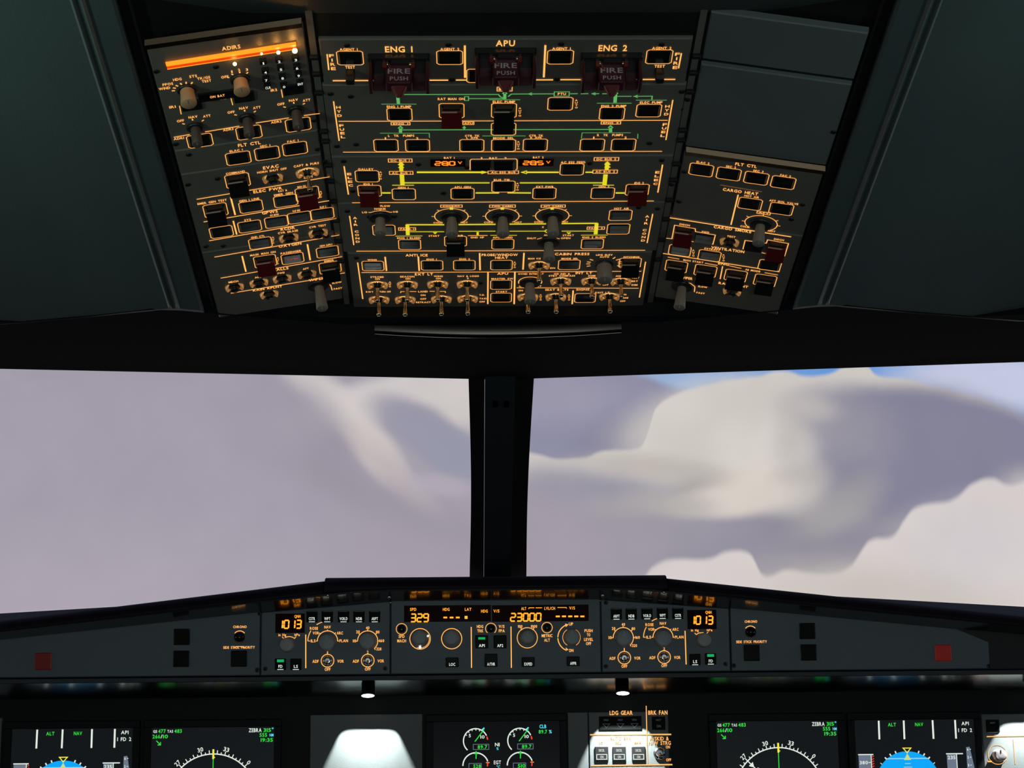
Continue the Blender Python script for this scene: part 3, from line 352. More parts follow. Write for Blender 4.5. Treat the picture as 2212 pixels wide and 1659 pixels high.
{"n":"overhead_air_conditioning_panel","lab":"dark grey overhead panel marked AIR COND with a row of temperature knobs","cat":"panel","fr":"OC","o":[0.0,-269.9],"pl":[[-176.0,-58.6],[176.0,-58.6],[176.0,58.6],[-176.0,58.6]],"m":"plate","L":[[1.2,"A",[[-164.4,30.1],[-163.5,-40.2]]],[0.8,"A",[[-143.7,38.7],[-141.6,37.7],[-136.8,41.0],[-130.7,42.3],[-124.7,41.3],[-119.7,38.1],[-117.5,39.0]]],[0.8,"A",[[-130.7,42.3],[-130.6,44.7]]],[0.75,"A",[[-138.5,8.0],[-118.4,8.0],[-116.2,5.8],[-116.2,-14.3],[-118.4,-16.5],[-138.5,-16.5],[-140.7,-14.3],[-140.7,5.8],[-138.5,8.0]]],[0.9,"A",[[-42.89,13.76],[-40.54,15.96],[-38.62,18.53],[-37.17,21.41],[-36.26,24.49],[-35.9,27.69],[-36.12,30.9],[-36.89,34.03],[-38.2,36.96],[-40.01,39.62],[-42.26,41.92],[-44.88,43.79],[-47.79,45.17],[-50.89,46.02],[-54.1,46.3],[-57.31,46.02],[-60.41,45.17],[-63.32,43.79],[-65.94,41.92],[-68.19,39.62],[-70.0,36.96],[-71.31,34.03],[-72.08,30.9],[-72.3,27.69],[-71.94,24.49],[-71.03,21.41],[-69.58,18.53],[-67.66,15.96],[-65.31,13.76]]],[0.8,"A",[[-35.9,28.1],[-32.6,28.1]]],[0.8,"A",[[-72.3,28.1],[-75.6,28.1]]],[0.8,"A",[[-41.23,40.97],[-38.9,43.3]]],[0.8,"A",[[-66.97,40.97],[-69.3,43.3]]],[0.8,"A",[[-65.4,49.4],[-42.3,49.4],[-42.3,54.7],[-65.4,54.7],[-65.4,49.4]]],[3.6,"Y",[[-53.9,43.9],[-53.9,48.6]]],[0.9,"A",[[12.41,13.76],[14.76,15.96],[16.68,18.53],[18.13,21.41],[19.04,24.49],[19.4,27.69],[19.18,30.9],[18.41,34.03],[17.1,36.96],[15.29,39.62],[13.04,41.92],[10.42,43.79],[7.51,45.17],[4.41,46.02],[1.2,46.3],[-2.01,46.02],[-5.11,45.17],[-8.02,43.79],[-10.64,41.92],[-12.89,39.62],[-14.7,36.96],[-16.01,34.03],[-16.78,30.9],[-17.0,27.69],[-16.64,24.49],[-15.73,21.41],[-14.28,18.53],[-12.36,15.96],[-10.01,13.76]]],[0.8,"A",[[19.4,28.1],[22.7,28.1]]],[0.8,"A",[[-17.0,28.1],[-20.3,28.1]]],[0.8,"A",[[14.07,40.97],[16.4,43.3]]],[0.8,"A",[[-11.67,40.97],[-14.0,43.3]]],[0.8,"A",[[-12.8,48.8],[14.9,48.8],[14.9,54.2],[-12.8,54.2],[-12.8,48.8]]],[3.6,"Y",[[1.0,43.4],[0.9,48.0]]],[0.9,"A",[[66.71,13.96],[69.06,16.16],[70.98,18.73],[72.43,21.61],[73.34,24.69],[73.7,27.89],[73.48,31.1],[72.71,34.23],[71.4,37.16],[69.59,39.82],[67.34,42.12],[64.72,43.99],[61.81,45.37],[58.71,46.22],[55.5,46.5],[52.29,46.22],[49.19,45.37],[46.28,43.99],[43.66,42.12],[41.41,39.82],[39.6,37.16],[38.29,34.23],[37.52,31.1],[37.3,27.89],[37.66,24.69],[38.57,21.61],[40.02,18.73],[41.94,16.16],[44.29,13.96]]],[0.8,"A",[[73.7,28.3],[77.0,28.3]]],[0.8,"A",[[37.3,28.3],[34.0,28.3]]],[0.8,"A",[[68.37,41.17],[70.7,43.5]]],[0.8,"A",[[42.63,41.17],[40.3,43.5]]],[0.8,"A",[[42.7,48.3],[68.7,48.3],[68.7,53.7],[42.7,53.7],[42.7,48.3]]],[3.6,"Y",[[54.9,42.9],[54.8,47.5]]],[2.6,"Y",[[-103.8,8.7],[-62.1,8.3]]],[2.6,"Y",[[-46.4,8.5],[-5.9,8.7]]],[4.2,"Y",[[-102.5,8.7],[-102.6,-16.3]]],[1.4,"Y",[[-100.8,-8.2],[-62.3,-8.6]]],[1.4,"Y",[[-46.5,-7.8],[-5.8,-7.8]]],[0.8,"A",[[-112.3,-4.8],[-93.7,-4.8],[-93.7,1.6],[-112.3,1.6],[-112.3,-4.8]]],[1.6,"Y",[[-74.0,-9.6],[-72.5,-12.7],[-70.8,-9.6]]],[0.75,"A",[[-60.0,-19.8],[-40.0,-19.8],[-37.8,-22.0],[-37.8,-42.1],[-40.0,-44.3],[-60.0,-44.3],[-62.2,-42.1],[-62.2,-22.0],[-60.0,-19.8]]],[1.0,"A",[[-36.3,-18.3],[-14.5,-18.2]]],[2.4,"Y",[[-25.5,-17.1],[-25.5,-9.7]]],[1.0,"Y",[[-11.4,-18.0],[18.1,-18.1]]],[0.75,"A",[[-7.4,-27.7],[12.8,-27.7],[14.9,-29.9],[14.9,-50.0],[12.8,-52.2],[-7.4,-52.2],[-9.6,-50.0],[-9.6,-29.9],[-7.4,-27.7]]],[1.0,"Y",[[-116.5,-18.9],[-86.6,-18.4]]],[0.75,"A",[[-111.2,-27.6],[-91.2,-27.6],[-89.0,-29.8],[-89.0,-49.9],[-91.2,-52.1],[-111.2,-52.1],[-113.5,-49.9],[-113.5,-29.8],[-111.2,-27.6]]],[2.6,"Y",[[9.3,9.1],[49.4,9.3]]],[2.6,"Y",[[66.4,9.7],[105.9,10.1]]],[4.2,"Y",[[104.8,10.1],[105.1,-16.5]]],[1.4,"Y",[[9.6,-8.1],[48.2,-8.2],[51.2,-12.1]]],[1.4,"Y",[[48.2,-8.2],[50.7,-4.7]]],[1.4,"Y",[[67.1,-8.5],[104.5,-8.7]]],[0.9,"A",[[40.5,-27.9],[45.2,-25.1],[52.7,-23.8],[60.2,-24.8],[65.7,-27.4]]],[1.6,"Y",[[73.4,-11.3],[75.3,-14.6],[76.9,-11.4]]],[0.8,"A",[[95.0,-4.6],[114.1,-4.6],[114.1,1.4],[95.0,1.4],[95.0,-4.6]]],[1.0,"Y",[[88.9,-18.5],[118.7,-18.6]]],[0.75,"A",[[92.7,-27.8],[112.8,-27.8],[115.0,-30.0],[115.0,-50.1],[112.8,-52.3],[92.7,-52.3],[90.5,-50.1],[90.5,-30.0],[92.7,-27.8]]],[0.75,"A",[[119.6,41.2],[139.8,41.2],[141.9,39.0],[141.9,18.9],[139.8,16.7],[119.6,16.7],[117.4,18.9],[117.4,39.0],[119.6,41.2]]],[0.75,"A",[[119.5,8.3],[139.6,8.3],[141.8,6.1],[141.8,-14.0],[139.6,-16.2],[119.5,-16.2],[117.2,-14.0],[117.2,6.1],[119.5,8.3]]],[1.2,"A",[[164.6,31.6],[163.9,-38.7]]],[1.2,"A",[[-161.5,-55.7],[163.1,-56.9]]]],"T":[["A",-158.8,25.4,4.4,4.8,"A"],["I",-158.8,17.4,1.2,4.8,"A"],["R",-158.7,9.3,4.4,4.8,"A"],["C",-158.7,-7.0,4.4,4.8,"A"],["O",-158.7,-15.3,4.4,4.8,"A"],["N",-158.6,-23.6,4.4,4.8,"A"],["D",-158.6,-31.9,4.4,4.8,"A"],["PACK FLOW",-130.7,53.0,22.2,4.3,"A"],["NORM",-130.9,46.5,11.9,3.8,"A"],["LO",-147.7,38.7,5.4,3.8,"A"],["HI",-114.2,39.5,4.6,3.8,"A"],["COCKPIT",-53.9,52.0,18.5,3.3,"A"],["FWD CABIN",1.0,51.5,22.2,3.3,"A"],["AFT CABIN",55.7,51.0,20.8,3.3,"A"],["COLD",-68.8,13.1,10.1,3.8,"A"],["HOT",-40.2,13.4,7.7,3.8,"A"],["COLD",-13.6,13.6,10.0,3.8,"A"],["HOT",18.8,13.2,7.8,3.8,"A"],["PACK 1",-103.0,-1.6,14.9,4.0,"A"],["START",-73.7,-18.6,11.9,3.8,"A"],["RAM AIR",-49.9,-18.2,17.2,3.8,"A"],["GND HP",-25.9,-22.9,15.0,3.8,"A"],["APU BLEED",2.3,-23.2,22.1,3.8,"A"],["ENG 1 BLEED",-101.6,-23.5,26.2,3.8,"A"],["COLD",41.2,13.8,10.0,3.8,"A"],["HOT",70.2,13.4,6.1,3.8,"A"],["X",46.2,1.5,2.4,3.8,"A"],["AUTO",53.0,-17.9,10.3,3.8,"A"],["SHUT",34.4,-25.6,10.2,3.8,"A"],["OPEN",72.3,-25.6,10.4,3.8,"A"],["START",75.0,-18.8,12.4,3.8,"A"],["PACK 2",104.5,-1.6,15.3,3.7,"A"],["ENG 2 BLEED",103.8,-23.7,26.1,3.8,"A"],["HOT AIR",129.9,44.6,16.0,4.3,"A"],["A",159.1,26.0,4.4,4.8,"A"],["I",159.1,17.8,1.2,4.8,"A"],["R",159.2,9.5,4.4,4.8,"A"],["C",158.8,-6.8,4.4,4.8,"A"],["O",158.9,-15.3,4.4,4.8,"A"],["N",158.9,-23.8,4.4,4.8,"A"],["D",159.0,-32.3,4.4,4.8,"A"]],"B":[["k",-128.4,-4.2],["b",-50.0,-32.0],["k",2.7,-40.0],["k",-101.2,-39.9],["k",102.7,-40.0],["k",129.7,29.0],["k",129.5,-3.9]],"K":[["knob",-131.2,27.0,17],["knob",-53.7,27.2,19],["knob",1.6,27.2,19],["knob",55.9,27.4,19],["knob",53.7,-34.6,19]],"S":[[-166.3,41.3],[-142.9,28.0],[-115.8,27.8],[148.3,46.6],[168.8,43.7]]},
{"n":"overhead_lighting_cabin_panel","lab":"foremost overhead panel marked ANTI ICE and EXT LT with chrome toggles","cat":"panel","fr":"OC","o":[0.0,-407.6],"pl":[[-172.0,-75.6],[172.0,-75.6],[172.0,75.6],[-172.0,75.6]],"m":"plate","L":[[1.3,"A",[[-161.5,53.0],[-160.4,-44.4]]],[0.75,"A",[[-154.6,56.3],[-134.4,56.3],[-132.2,54.1],[-132.2,34.0],[-134.4,31.8],[-154.6,31.8],[-156.8,34.0],[-156.8,54.1],[-154.6,56.3]]],[1.73,"A",[[-129.8,67.2],[-129.6,31.1]]],[1.73,"A",[[-92.4,67.7],[-92.2,30.7]]],[0.75,"A",[[-87.3,56.9],[-67.2,56.9],[-65.0,54.7],[-65.0,34.6],[-67.2,32.4],[-87.3,32.4],[-89.5,34.6],[-89.5,54.7],[-87.3,56.9]]],[0.75,"A",[[-50.5,56.9],[-30.4,56.9],[-28.2,54.7],[-28.2,34.6],[-30.4,32.4],[-50.5,32.4],[-52.8,34.6],[-52.8,54.7],[-50.5,56.9]]],[1.73,"A",[[-23.1,75.6],[-22.5,31.8]]],[0.75,"A",[[-8.2,56.8],[11.9,56.8],[14.1,54.6],[14.1,34.5],[11.9,32.3],[-8.2,32.3],[-10.4,34.5],[-10.4,54.6],[-8.2,56.8]]],[1.1,"A",[[-158.5,26.9],[162.9,26.5]]],[1,"A",[[-104.7,-24.7],[-96.8,-24.8]]],[1,"A",[[-81.4,-24.4],[-75.2,-24.5]]],[0.9,"A",[[-115.4,-28.3],[-114.9,-24.6],[-110.5,-24.7]]],[0.9,"A",[[-69.5,-24.8],[-63.1,-24.8],[-62.9,-28.6]]],[1.58,"A",[[-13.4,26.8],[-13.1,-60.4]]],[0.75,"A",[[-7.9,4.6],[12.2,4.6],[14.4,2.4],[14.4,-17.7],[12.2,-19.9],[-7.9,-19.9],[-10.1,-17.7],[-10.1,2.4],[-7.9,4.6]]],[0.75,"A",[[-7.5,-30.6],[12.6,-30.6],[14.8,-32.8],[14.8,-52.9],[12.6,-55.1],[-7.5,-55.1],[-9.7,-52.9],[-9.7,-32.8],[-7.5,-30.6]]],[1.73,"A",[[17.5,26.5],[18.2,-61.0]]],[1.73,"A",[[26.8,75.5],[26.7,32.5]]],[0.75,"A",[[69.0,56.7],[89.1,56.7],[91.3,54.5],[91.3,34.4],[89.1,32.2],[69.0,32.2],[66.8,34.4],[66.8,54.5],[69.0,56.7]]],[1.2,"A",[[134.35,50.74],[138.7,51.91]]],[1.2,"A",[[134.9,46.6],[139.4,46.6]]],[1.2,"A",[[134.12,41.66],[138.4,40.27]]],[1.2,"A",[[132.01,55.78],[135.69,58.36]]],[1.2,"A",[[128.08,59.71],[130.66,63.39]]],[1.2,"A",[[105.79,55.78],[102.11,58.36]]],[1.2,"A",[[103.45,50.74],[99.1,51.91]]],[1.2,"A",[[102.9,46.6],[98.4,46.6]]],[1.2,"A",[[103.68,41.66],[99.4,40.27]]],[0.75,"A",[[138.3,60.9],[158.5,60.9],[160.7,58.7],[160.7,38.6],[158.5,36.4],[138.3,36.4],[136.2,38.6],[136.2,58.7],[138.3,60.9]]],[1.22,"A",[[165.9,51.1],[165.9,-44.5]]],[1.0,"A",[[48.39,-5.12],[48.99,-2.84],[49.2,-0.5],[48.99,1.84],[48.39,4.12],[47.39,6.25],[46.04,8.18],[44.38,9.84],[42.45,11.19],[40.32,12.19],[38.04,12.79],[35.7,13.0],[33.36,12.79],[31.08,12.19],[28.95,11.19],[27.02,9.84],[25.36,8.18],[24.01,6.25],[23.01,4.12],[22.41,1.84],[22.2,-0.5],[22.41,-2.84],[23.01,-5.12]]],[1.1,"A",[[20.3,-16.0],[163.1,-19.0]]],[1.73,"A",[[86.7,-24.2],[87.2,-61.9]]],[0.75,"A",[[91.8,-32.9],[111.8,-32.9],[114.0,-35.1],[114.0,-55.2],[111.8,-57.4],[91.8,-57.4],[89.5,-55.2],[89.5,-35.1],[91.8,-32.9]]]],"T":[["ANTI ICE",-94.2,71.2,25.0,6,"A"],["WING",-144.8,59.7,10.6,4,"A"],["ENG 1",-77.5,60.2,11.5,4,"A"],["ENG 2",-40.1,60.4,12.0,4,"A"],["PROBE/WINDOW",-0.5,71.1,40.8,6,"A"],["HEAT",1.7,63.8,14.5,5.5,"A"],["EXT LT",-87.0,21.7,20.8,6,"A"],["STROBE",-141.1,14.9,15.2,4,"A"],["ON",-140.9,9.7,5.6,4,"A"],["A",-126.9,1.1,2.6,2.9,"A"],["U",-127.0,-3.0,2.6,2.9,"A"],["T",-127.2,-7.0,2.6,2.9,"A"],["O",-127.3,-11.1,2.6,2.9,"A"],["BEACON",-106.2,15.5,16.4,4,"A"],["ON",-105.8,9.9,5.8,4,"A"],["WING",-70.6,16.1,10.4,4,"A"],["ON",-70.6,10.1,5.8,4,"A"],["NAV & LOGO",-36.1,16.1,24.7,4,"A"],["2",-36.6,10.5,2.3,3.6,"A"],["RWY",-151.4,-25.1,8.8,4,"A"],["TURN OFF",-133.3,-24.8,13.2,4,"A"],["LAND",-89.2,-24.9,11.2,4.4,"A"],["ON",-89.3,-34.8,5.8,4,"A"],["OFF",-89.3,-45.3,7.1,4,"A"],["RETRACT",-89.3,-54.6,17.4,4,"A"],["T.O.",-20.1,-35.2,6.2,4,"A"],["TAXI",-18.9,-45.2,8.4,4,"A"],["OFF",-19.8,-54.0,6.7,4,"A"],["APU",3.5,22.2,12.6,5.5,"A"],["MASTER SW",3.3,8.6,25.3,4,"A"],["START",2.8,-26.5,13.2,4,"A"],["A",16.8,51.8,2.6,2.9,"A"],["U",16.9,47.4,2.6,2.9,"A"],["T",16.9,43.1,2.6,2.9,"A"],["O",17.0,38.7,2.6,2.9,"A"],["CABIN PRESS",81.3,72.3,39.0,6,"A"],["MAN V/S",38.9,60.9,14.3,4,"A"],["DN",60.5,36.2,5.7,3.6,"A"],["MODE SEL",79.1,60.5,19.0,4,"A"],["LDG ELEV",117.8,69.6,18.8,4,"A"],["AUTO",118.3,64.4,10.6,3.6,"A"],["DITCHING",148.9,63.7,17.9,4,"A"],["INT LT",97.0,23.0,19.0,6,"A"],["OVHD INTEG LT",36.0,21.2,29.5,4,"A"],["OFF",25.4,-11.9,5.0,4,"A"],["BRT",46.0,-12.1,6.3,4,"A"],["ICE IND &",71.9,20.8,18.3,3.8,"A"],["STBY COMPASS",72.0,15.7,30.4,4,"A"],["DOME",106.7,15.2,8.5,4,"A"],["ANN LT",141.1,14.2,13.9,4,"A"],["DIM",123.7,0.2,7.7,4,"A"],["OFF",123.7,-8.9,6.8,4,"A"],["TEST",157.4,9.4,9.0,4,"A"],["BRT",157.2,0.2,7.2,4,"A"],["DIM",157.7,-9.9,6.8,4,"A"],["SEAT BELTS",67.5,-21.9,27.3,4.6,"A"],["SIGNS",97.9,-21.8,15.4,4.6,"A"],["ON",25.2,-23.5,5.4,3.8,"A"],["A",48.9,-35.9,2.6,2.9,"A"],["U",49.0,-40.4,2.6,2.9,"A"],["T",49.2,-45.0,2.6,2.9,"A"],["O",49.3,-49.5,2.6,2.9,"A"],["A",82.4,-36.3,2.6,2.9,"A"],["U",82.6,-40.8,2.6,2.9,"A"],["T",82.8,-45.4,2.6,2.9,"A"],["O",83.0,-49.9,2.6,2.9,"A"],["EXIT LT",121.4,-30.4,16.9,4,"A"],["ON",148.4,-36.1,3.1,3.8,"A"],["ARM",149.7,-45.3,6.0,3.8,"A"],["OFF",146.8,-54.4,6.3,3.8,"A"]],"B":[["k",-144.5,44.0],["k",-77.3,44.6],["k",-40.5,44.6],["k",1.8,44.5],["k",2.2,-7.7],["k",2.6,-42.9],["k",79.1,44.5],["b",148.4,48.6],["k",101.8,-45.1]],"K":[["tog",-141.5,-5.9,5],["tog",-106.8,-5.3,5],["tog",-71.6,-4.7,5],["tog",-37.3,-4.7,5],["tog",-141.3,-46.1,-2],["tog",-110.5,-46.5,-2],["tog",-67.8,-45.6,-2],["tog",-36.9,-44.7,-2],["tog",44.7,44.5,5],["knobw",119.0,44.6,21],["knob",35.3,-1.5,22],["tog",71.1,2.2,-2],["tog",107.1,1.8,3],["tog",141.0,0.3,6],["tog",34.0,-40.7,-2],["tog",66.9,-41.1,-2],["tog",130.4,-40.8,-2]],"S":[[-162.2,64.7],[-22.1,-2.8]]},
{"n":"overhead_inertial_reference_panel","lab":"left overhead panel marked ADIRS, crossed by a glowing orange light bar","cat":"panel","fr":"OL","o":[-74.0,44.0],"pl":[[-72.0,-96.0],[72.0,-96.0],[72.0,96.0],[-72.0,96.0]],"m":"plate","L":[[1.4,"A",[[-40.0,23.93],[-38.5,26.52]]],[1.4,"A",[[-44.54,25.36],[-44.28,28.35]]],[1.4,"A",[[-48.9,24.86],[-49.83,27.71]]],[1.4,"A",[[-52.57,22.83],[-54.5,25.12]]],[1.4,"A",[[-55.03,19.9],[-57.62,21.4]]],[1.4,"A",[[-56.39,15.93],[-59.36,16.35]]],[1.4,"A",[[12.77,27.93],[14.38,29.84]]],[1.4,"A",[[6.66,30.46],[6.88,32.95]]],[1.4,"A",[[0.2,29.03],[-1.05,31.19]]],[1.4,"A",[[-3.83,25.0],[-5.99,26.25]]],[0.8,"A",[[-6.3,-10.0],[-5.9,-25.1]]],[0.8,"A",[[42.6,-9.6],[42.7,-24.6]]],[0.8,"A",[[-55.8,-12.6],[-56.2,-28.4]]],[1.2,"A",[[-38.46,-46.72],[-36.26,-45.0]]],[1.2,"A",[[-46.86,-42.81],[-46.95,-40.01]]],[1.2,"A",[[-55.15,-47.59],[-57.52,-46.11]]],[1.2,"A",[[12.74,-44.02],[14.94,-42.3]]],[1.2,"A",[[4.34,-40.11],[4.25,-37.31]]],[1.2,"A",[[-3.95,-44.89],[-6.32,-43.41]]],[1.2,"A",[[60.94,-42.72],[63.14,-41.0]]],[1.2,"A",[[52.54,-38.81],[52.45,-36.01]]],[1.2,"A",[[44.25,-43.59],[41.88,-42.11]]],[1.2,"A",[[-68.9,-69.5],[-53.1,-68.6]]],[1.2,"A",[[-37.8,-67.8],[-3.7,-66.5]]],[1.2,"A",[[12.6,-65.1],[45.4,-64.4]]],[1.2,"A",[[60.4,-64.1],[76.2,-64.5]]],[0.75,"A",[[-54.8,-71.1],[-34.8,-71.1],[-32.5,-73.3],[-32.5,-93.4],[-34.8,-95.6],[-54.8,-95.6],[-57.0,-93.4],[-57.0,-73.3],[-54.8,-71.1]]],[0.75,"A",[[-5.8,-69.1],[14.4,-69.1],[16.6,-71.3],[16.6,-91.4],[14.4,-93.6],[-5.8,-93.6],[-8.0,-91.4],[-8.0,-71.3],[-5.8,-69.1]]],[0.75,"A",[[43.5,-67.8],[63.5,-67.8],[65.8,-70.0],[65.8,-90.1],[63.5,-92.3],[43.5,-92.3],[41.2,-90.1],[41.2,-70.0],[43.5,-67.8]]]],"T":[["ADIRS",3.4,76.4,17.2,6.5,"A"],["HDG",-51.7,35.2,8.0,4.3,"A"],["STS",-36.6,36.7,7.2,4.3,"A"],["TK/GS",-27.4,31.1,12.3,4.3,"A"],["TEST",-25.4,25.0,8.8,4.3,"A"],["PPOS",-61.4,29.1,9.9,4.3,"A"],["WIND",-65.4,22.7,10.7,4.3,"A"],["OFF",-7.8,27.6,6.9,4.3,"A"],["1",-0.3,35.0,1.7,4.3,"A"],["2",6.6,36.2,2.2,4.3,"A"],["3",13.9,34.9,2.2,4.3,"A"],["ON BAT",-18.4,-1.2,14.2,4,"A",2.6],["IR1",-62.6,-12.6,6.2,4.3,"A"],["IR3",-13.6,-10.0,6.3,4.3,"A"],["IR2",35.6,-8.5,6.3,4.3,"A"],["OFF",-58.5,-40.2,6.9,4.3,"A"],["OFF",-8.9,-37.8,7.0,4.3,"A"],["OFF",39.9,-36.2,7.1,4.3,"A"],["NAV",-45.8,-36.4,8.7,4.3,"A"],["NAV",3.8,-33.4,8.7,4.3,"A"],["NAV",52.6,-32.1,8.8,4.3,"A"],["ATT",-32.6,-38.3,7.3,4.3,"A"],["ATT",16.4,-36.2,7.3,4.3,"A"],["ATT",65.1,-35.9,7.4,4.3,"A"],["ADR1",-64.4,-73.0,10.2,4.3,"A"],["ADR3",-15.2,-69.7,10.3,4.3,"A"],["ADR2",32.6,-68.4,10.4,4.3,"A"]],"B":[["k",-44.8,-83.3],["k",4.3,-81.3],["k",53.5,-80.0]],"K":[["knobt",-45.2,15.5,17],["knobt",5.9,19.7,15],["block",-16.4,-2.5,40,14],["key",30.2,47.6,"1"],["key",30.6,31.1,"4"],["key",30.1,16.9,"7"],["key",30.5,3.5,"CLR"],["key",45.0,46.6,"2"],["key",45.4,32.4,"5"],["key",45.6,16.5,"8"],["key",45.7,0.8,"0"],["key",60.5,45.4,"3"],["key",60.5,30.5,"6"],["key",61.0,16.8,"9"],["key",61.5,1.7,"ENT"],["block",-44.2,-13.5,20,17],["block",6.4,-12.0,20,17],["block",54.2,-11.3,20,17],["knobd",-46.2,-55.5,21],["knobd",5.1,-52.8,21],["knobd",53.3,-51.5,21]],"S":[[-13.9,46.9],[-68.6,53.6],[83.3,-26.4],[69.9,-76.7]],"E":[[-58.3,62.9],[63.1,65.8]],"H":[[4.0,56.9],[30.0,66.7],[45.5,65.8],[60.8,65.8]]},
{"n":"overhead_flight_computer_panel","lab":"left overhead panel marked FLT CTL with three buttons, just ahead of ADIRS","cat":"panel","fr":"OL","o":[-74.0,-77.2],"pl":[[-72.0,-23.8],[72.0,-23.8],[72.0,23.8],[-72.0,23.8]],"m":"plate","L":[[0.75,"A",[[-21.4,4.4],[-1.3,4.4],[0.9,2.2],[0.9,-17.9],[-1.3,-20.1],[-21.4,-20.1],[-23.6,-17.9],[-23.6,2.2],[-21.4,4.4]]],[0.75,"A",[[8.1,5.6],[28.2,5.6],[30.4,3.4],[30.4,-16.7],[28.2,-18.9],[8.1,-18.9],[5.9,-16.7],[5.9,3.4],[8.1,5.6]]],[0.75,"A",[[36.6,6.9],[56.6,6.9],[58.9,4.7],[58.9,-15.4],[56.6,-17.6],[36.6,-17.6],[34.4,-15.4],[34.4,4.7],[36.6,6.9]]]],"T":[["FLT CTL",2.3,17.3,22.6,6,"A"],["ELAC 1",-11.9,8.2,13.1,4,"A"],["SEC 1",17.5,8.9,10.3,4,"A"],["FAC 1",45.7,10.4,11.2,4,"A"]],"B":[["k",-11.3,-7.8],["k",18.1,-6.7],["k",46.6,-5.3]],"S":[[-58.9,13.3],[69.2,-13.7],[-68.7,37.5]]},
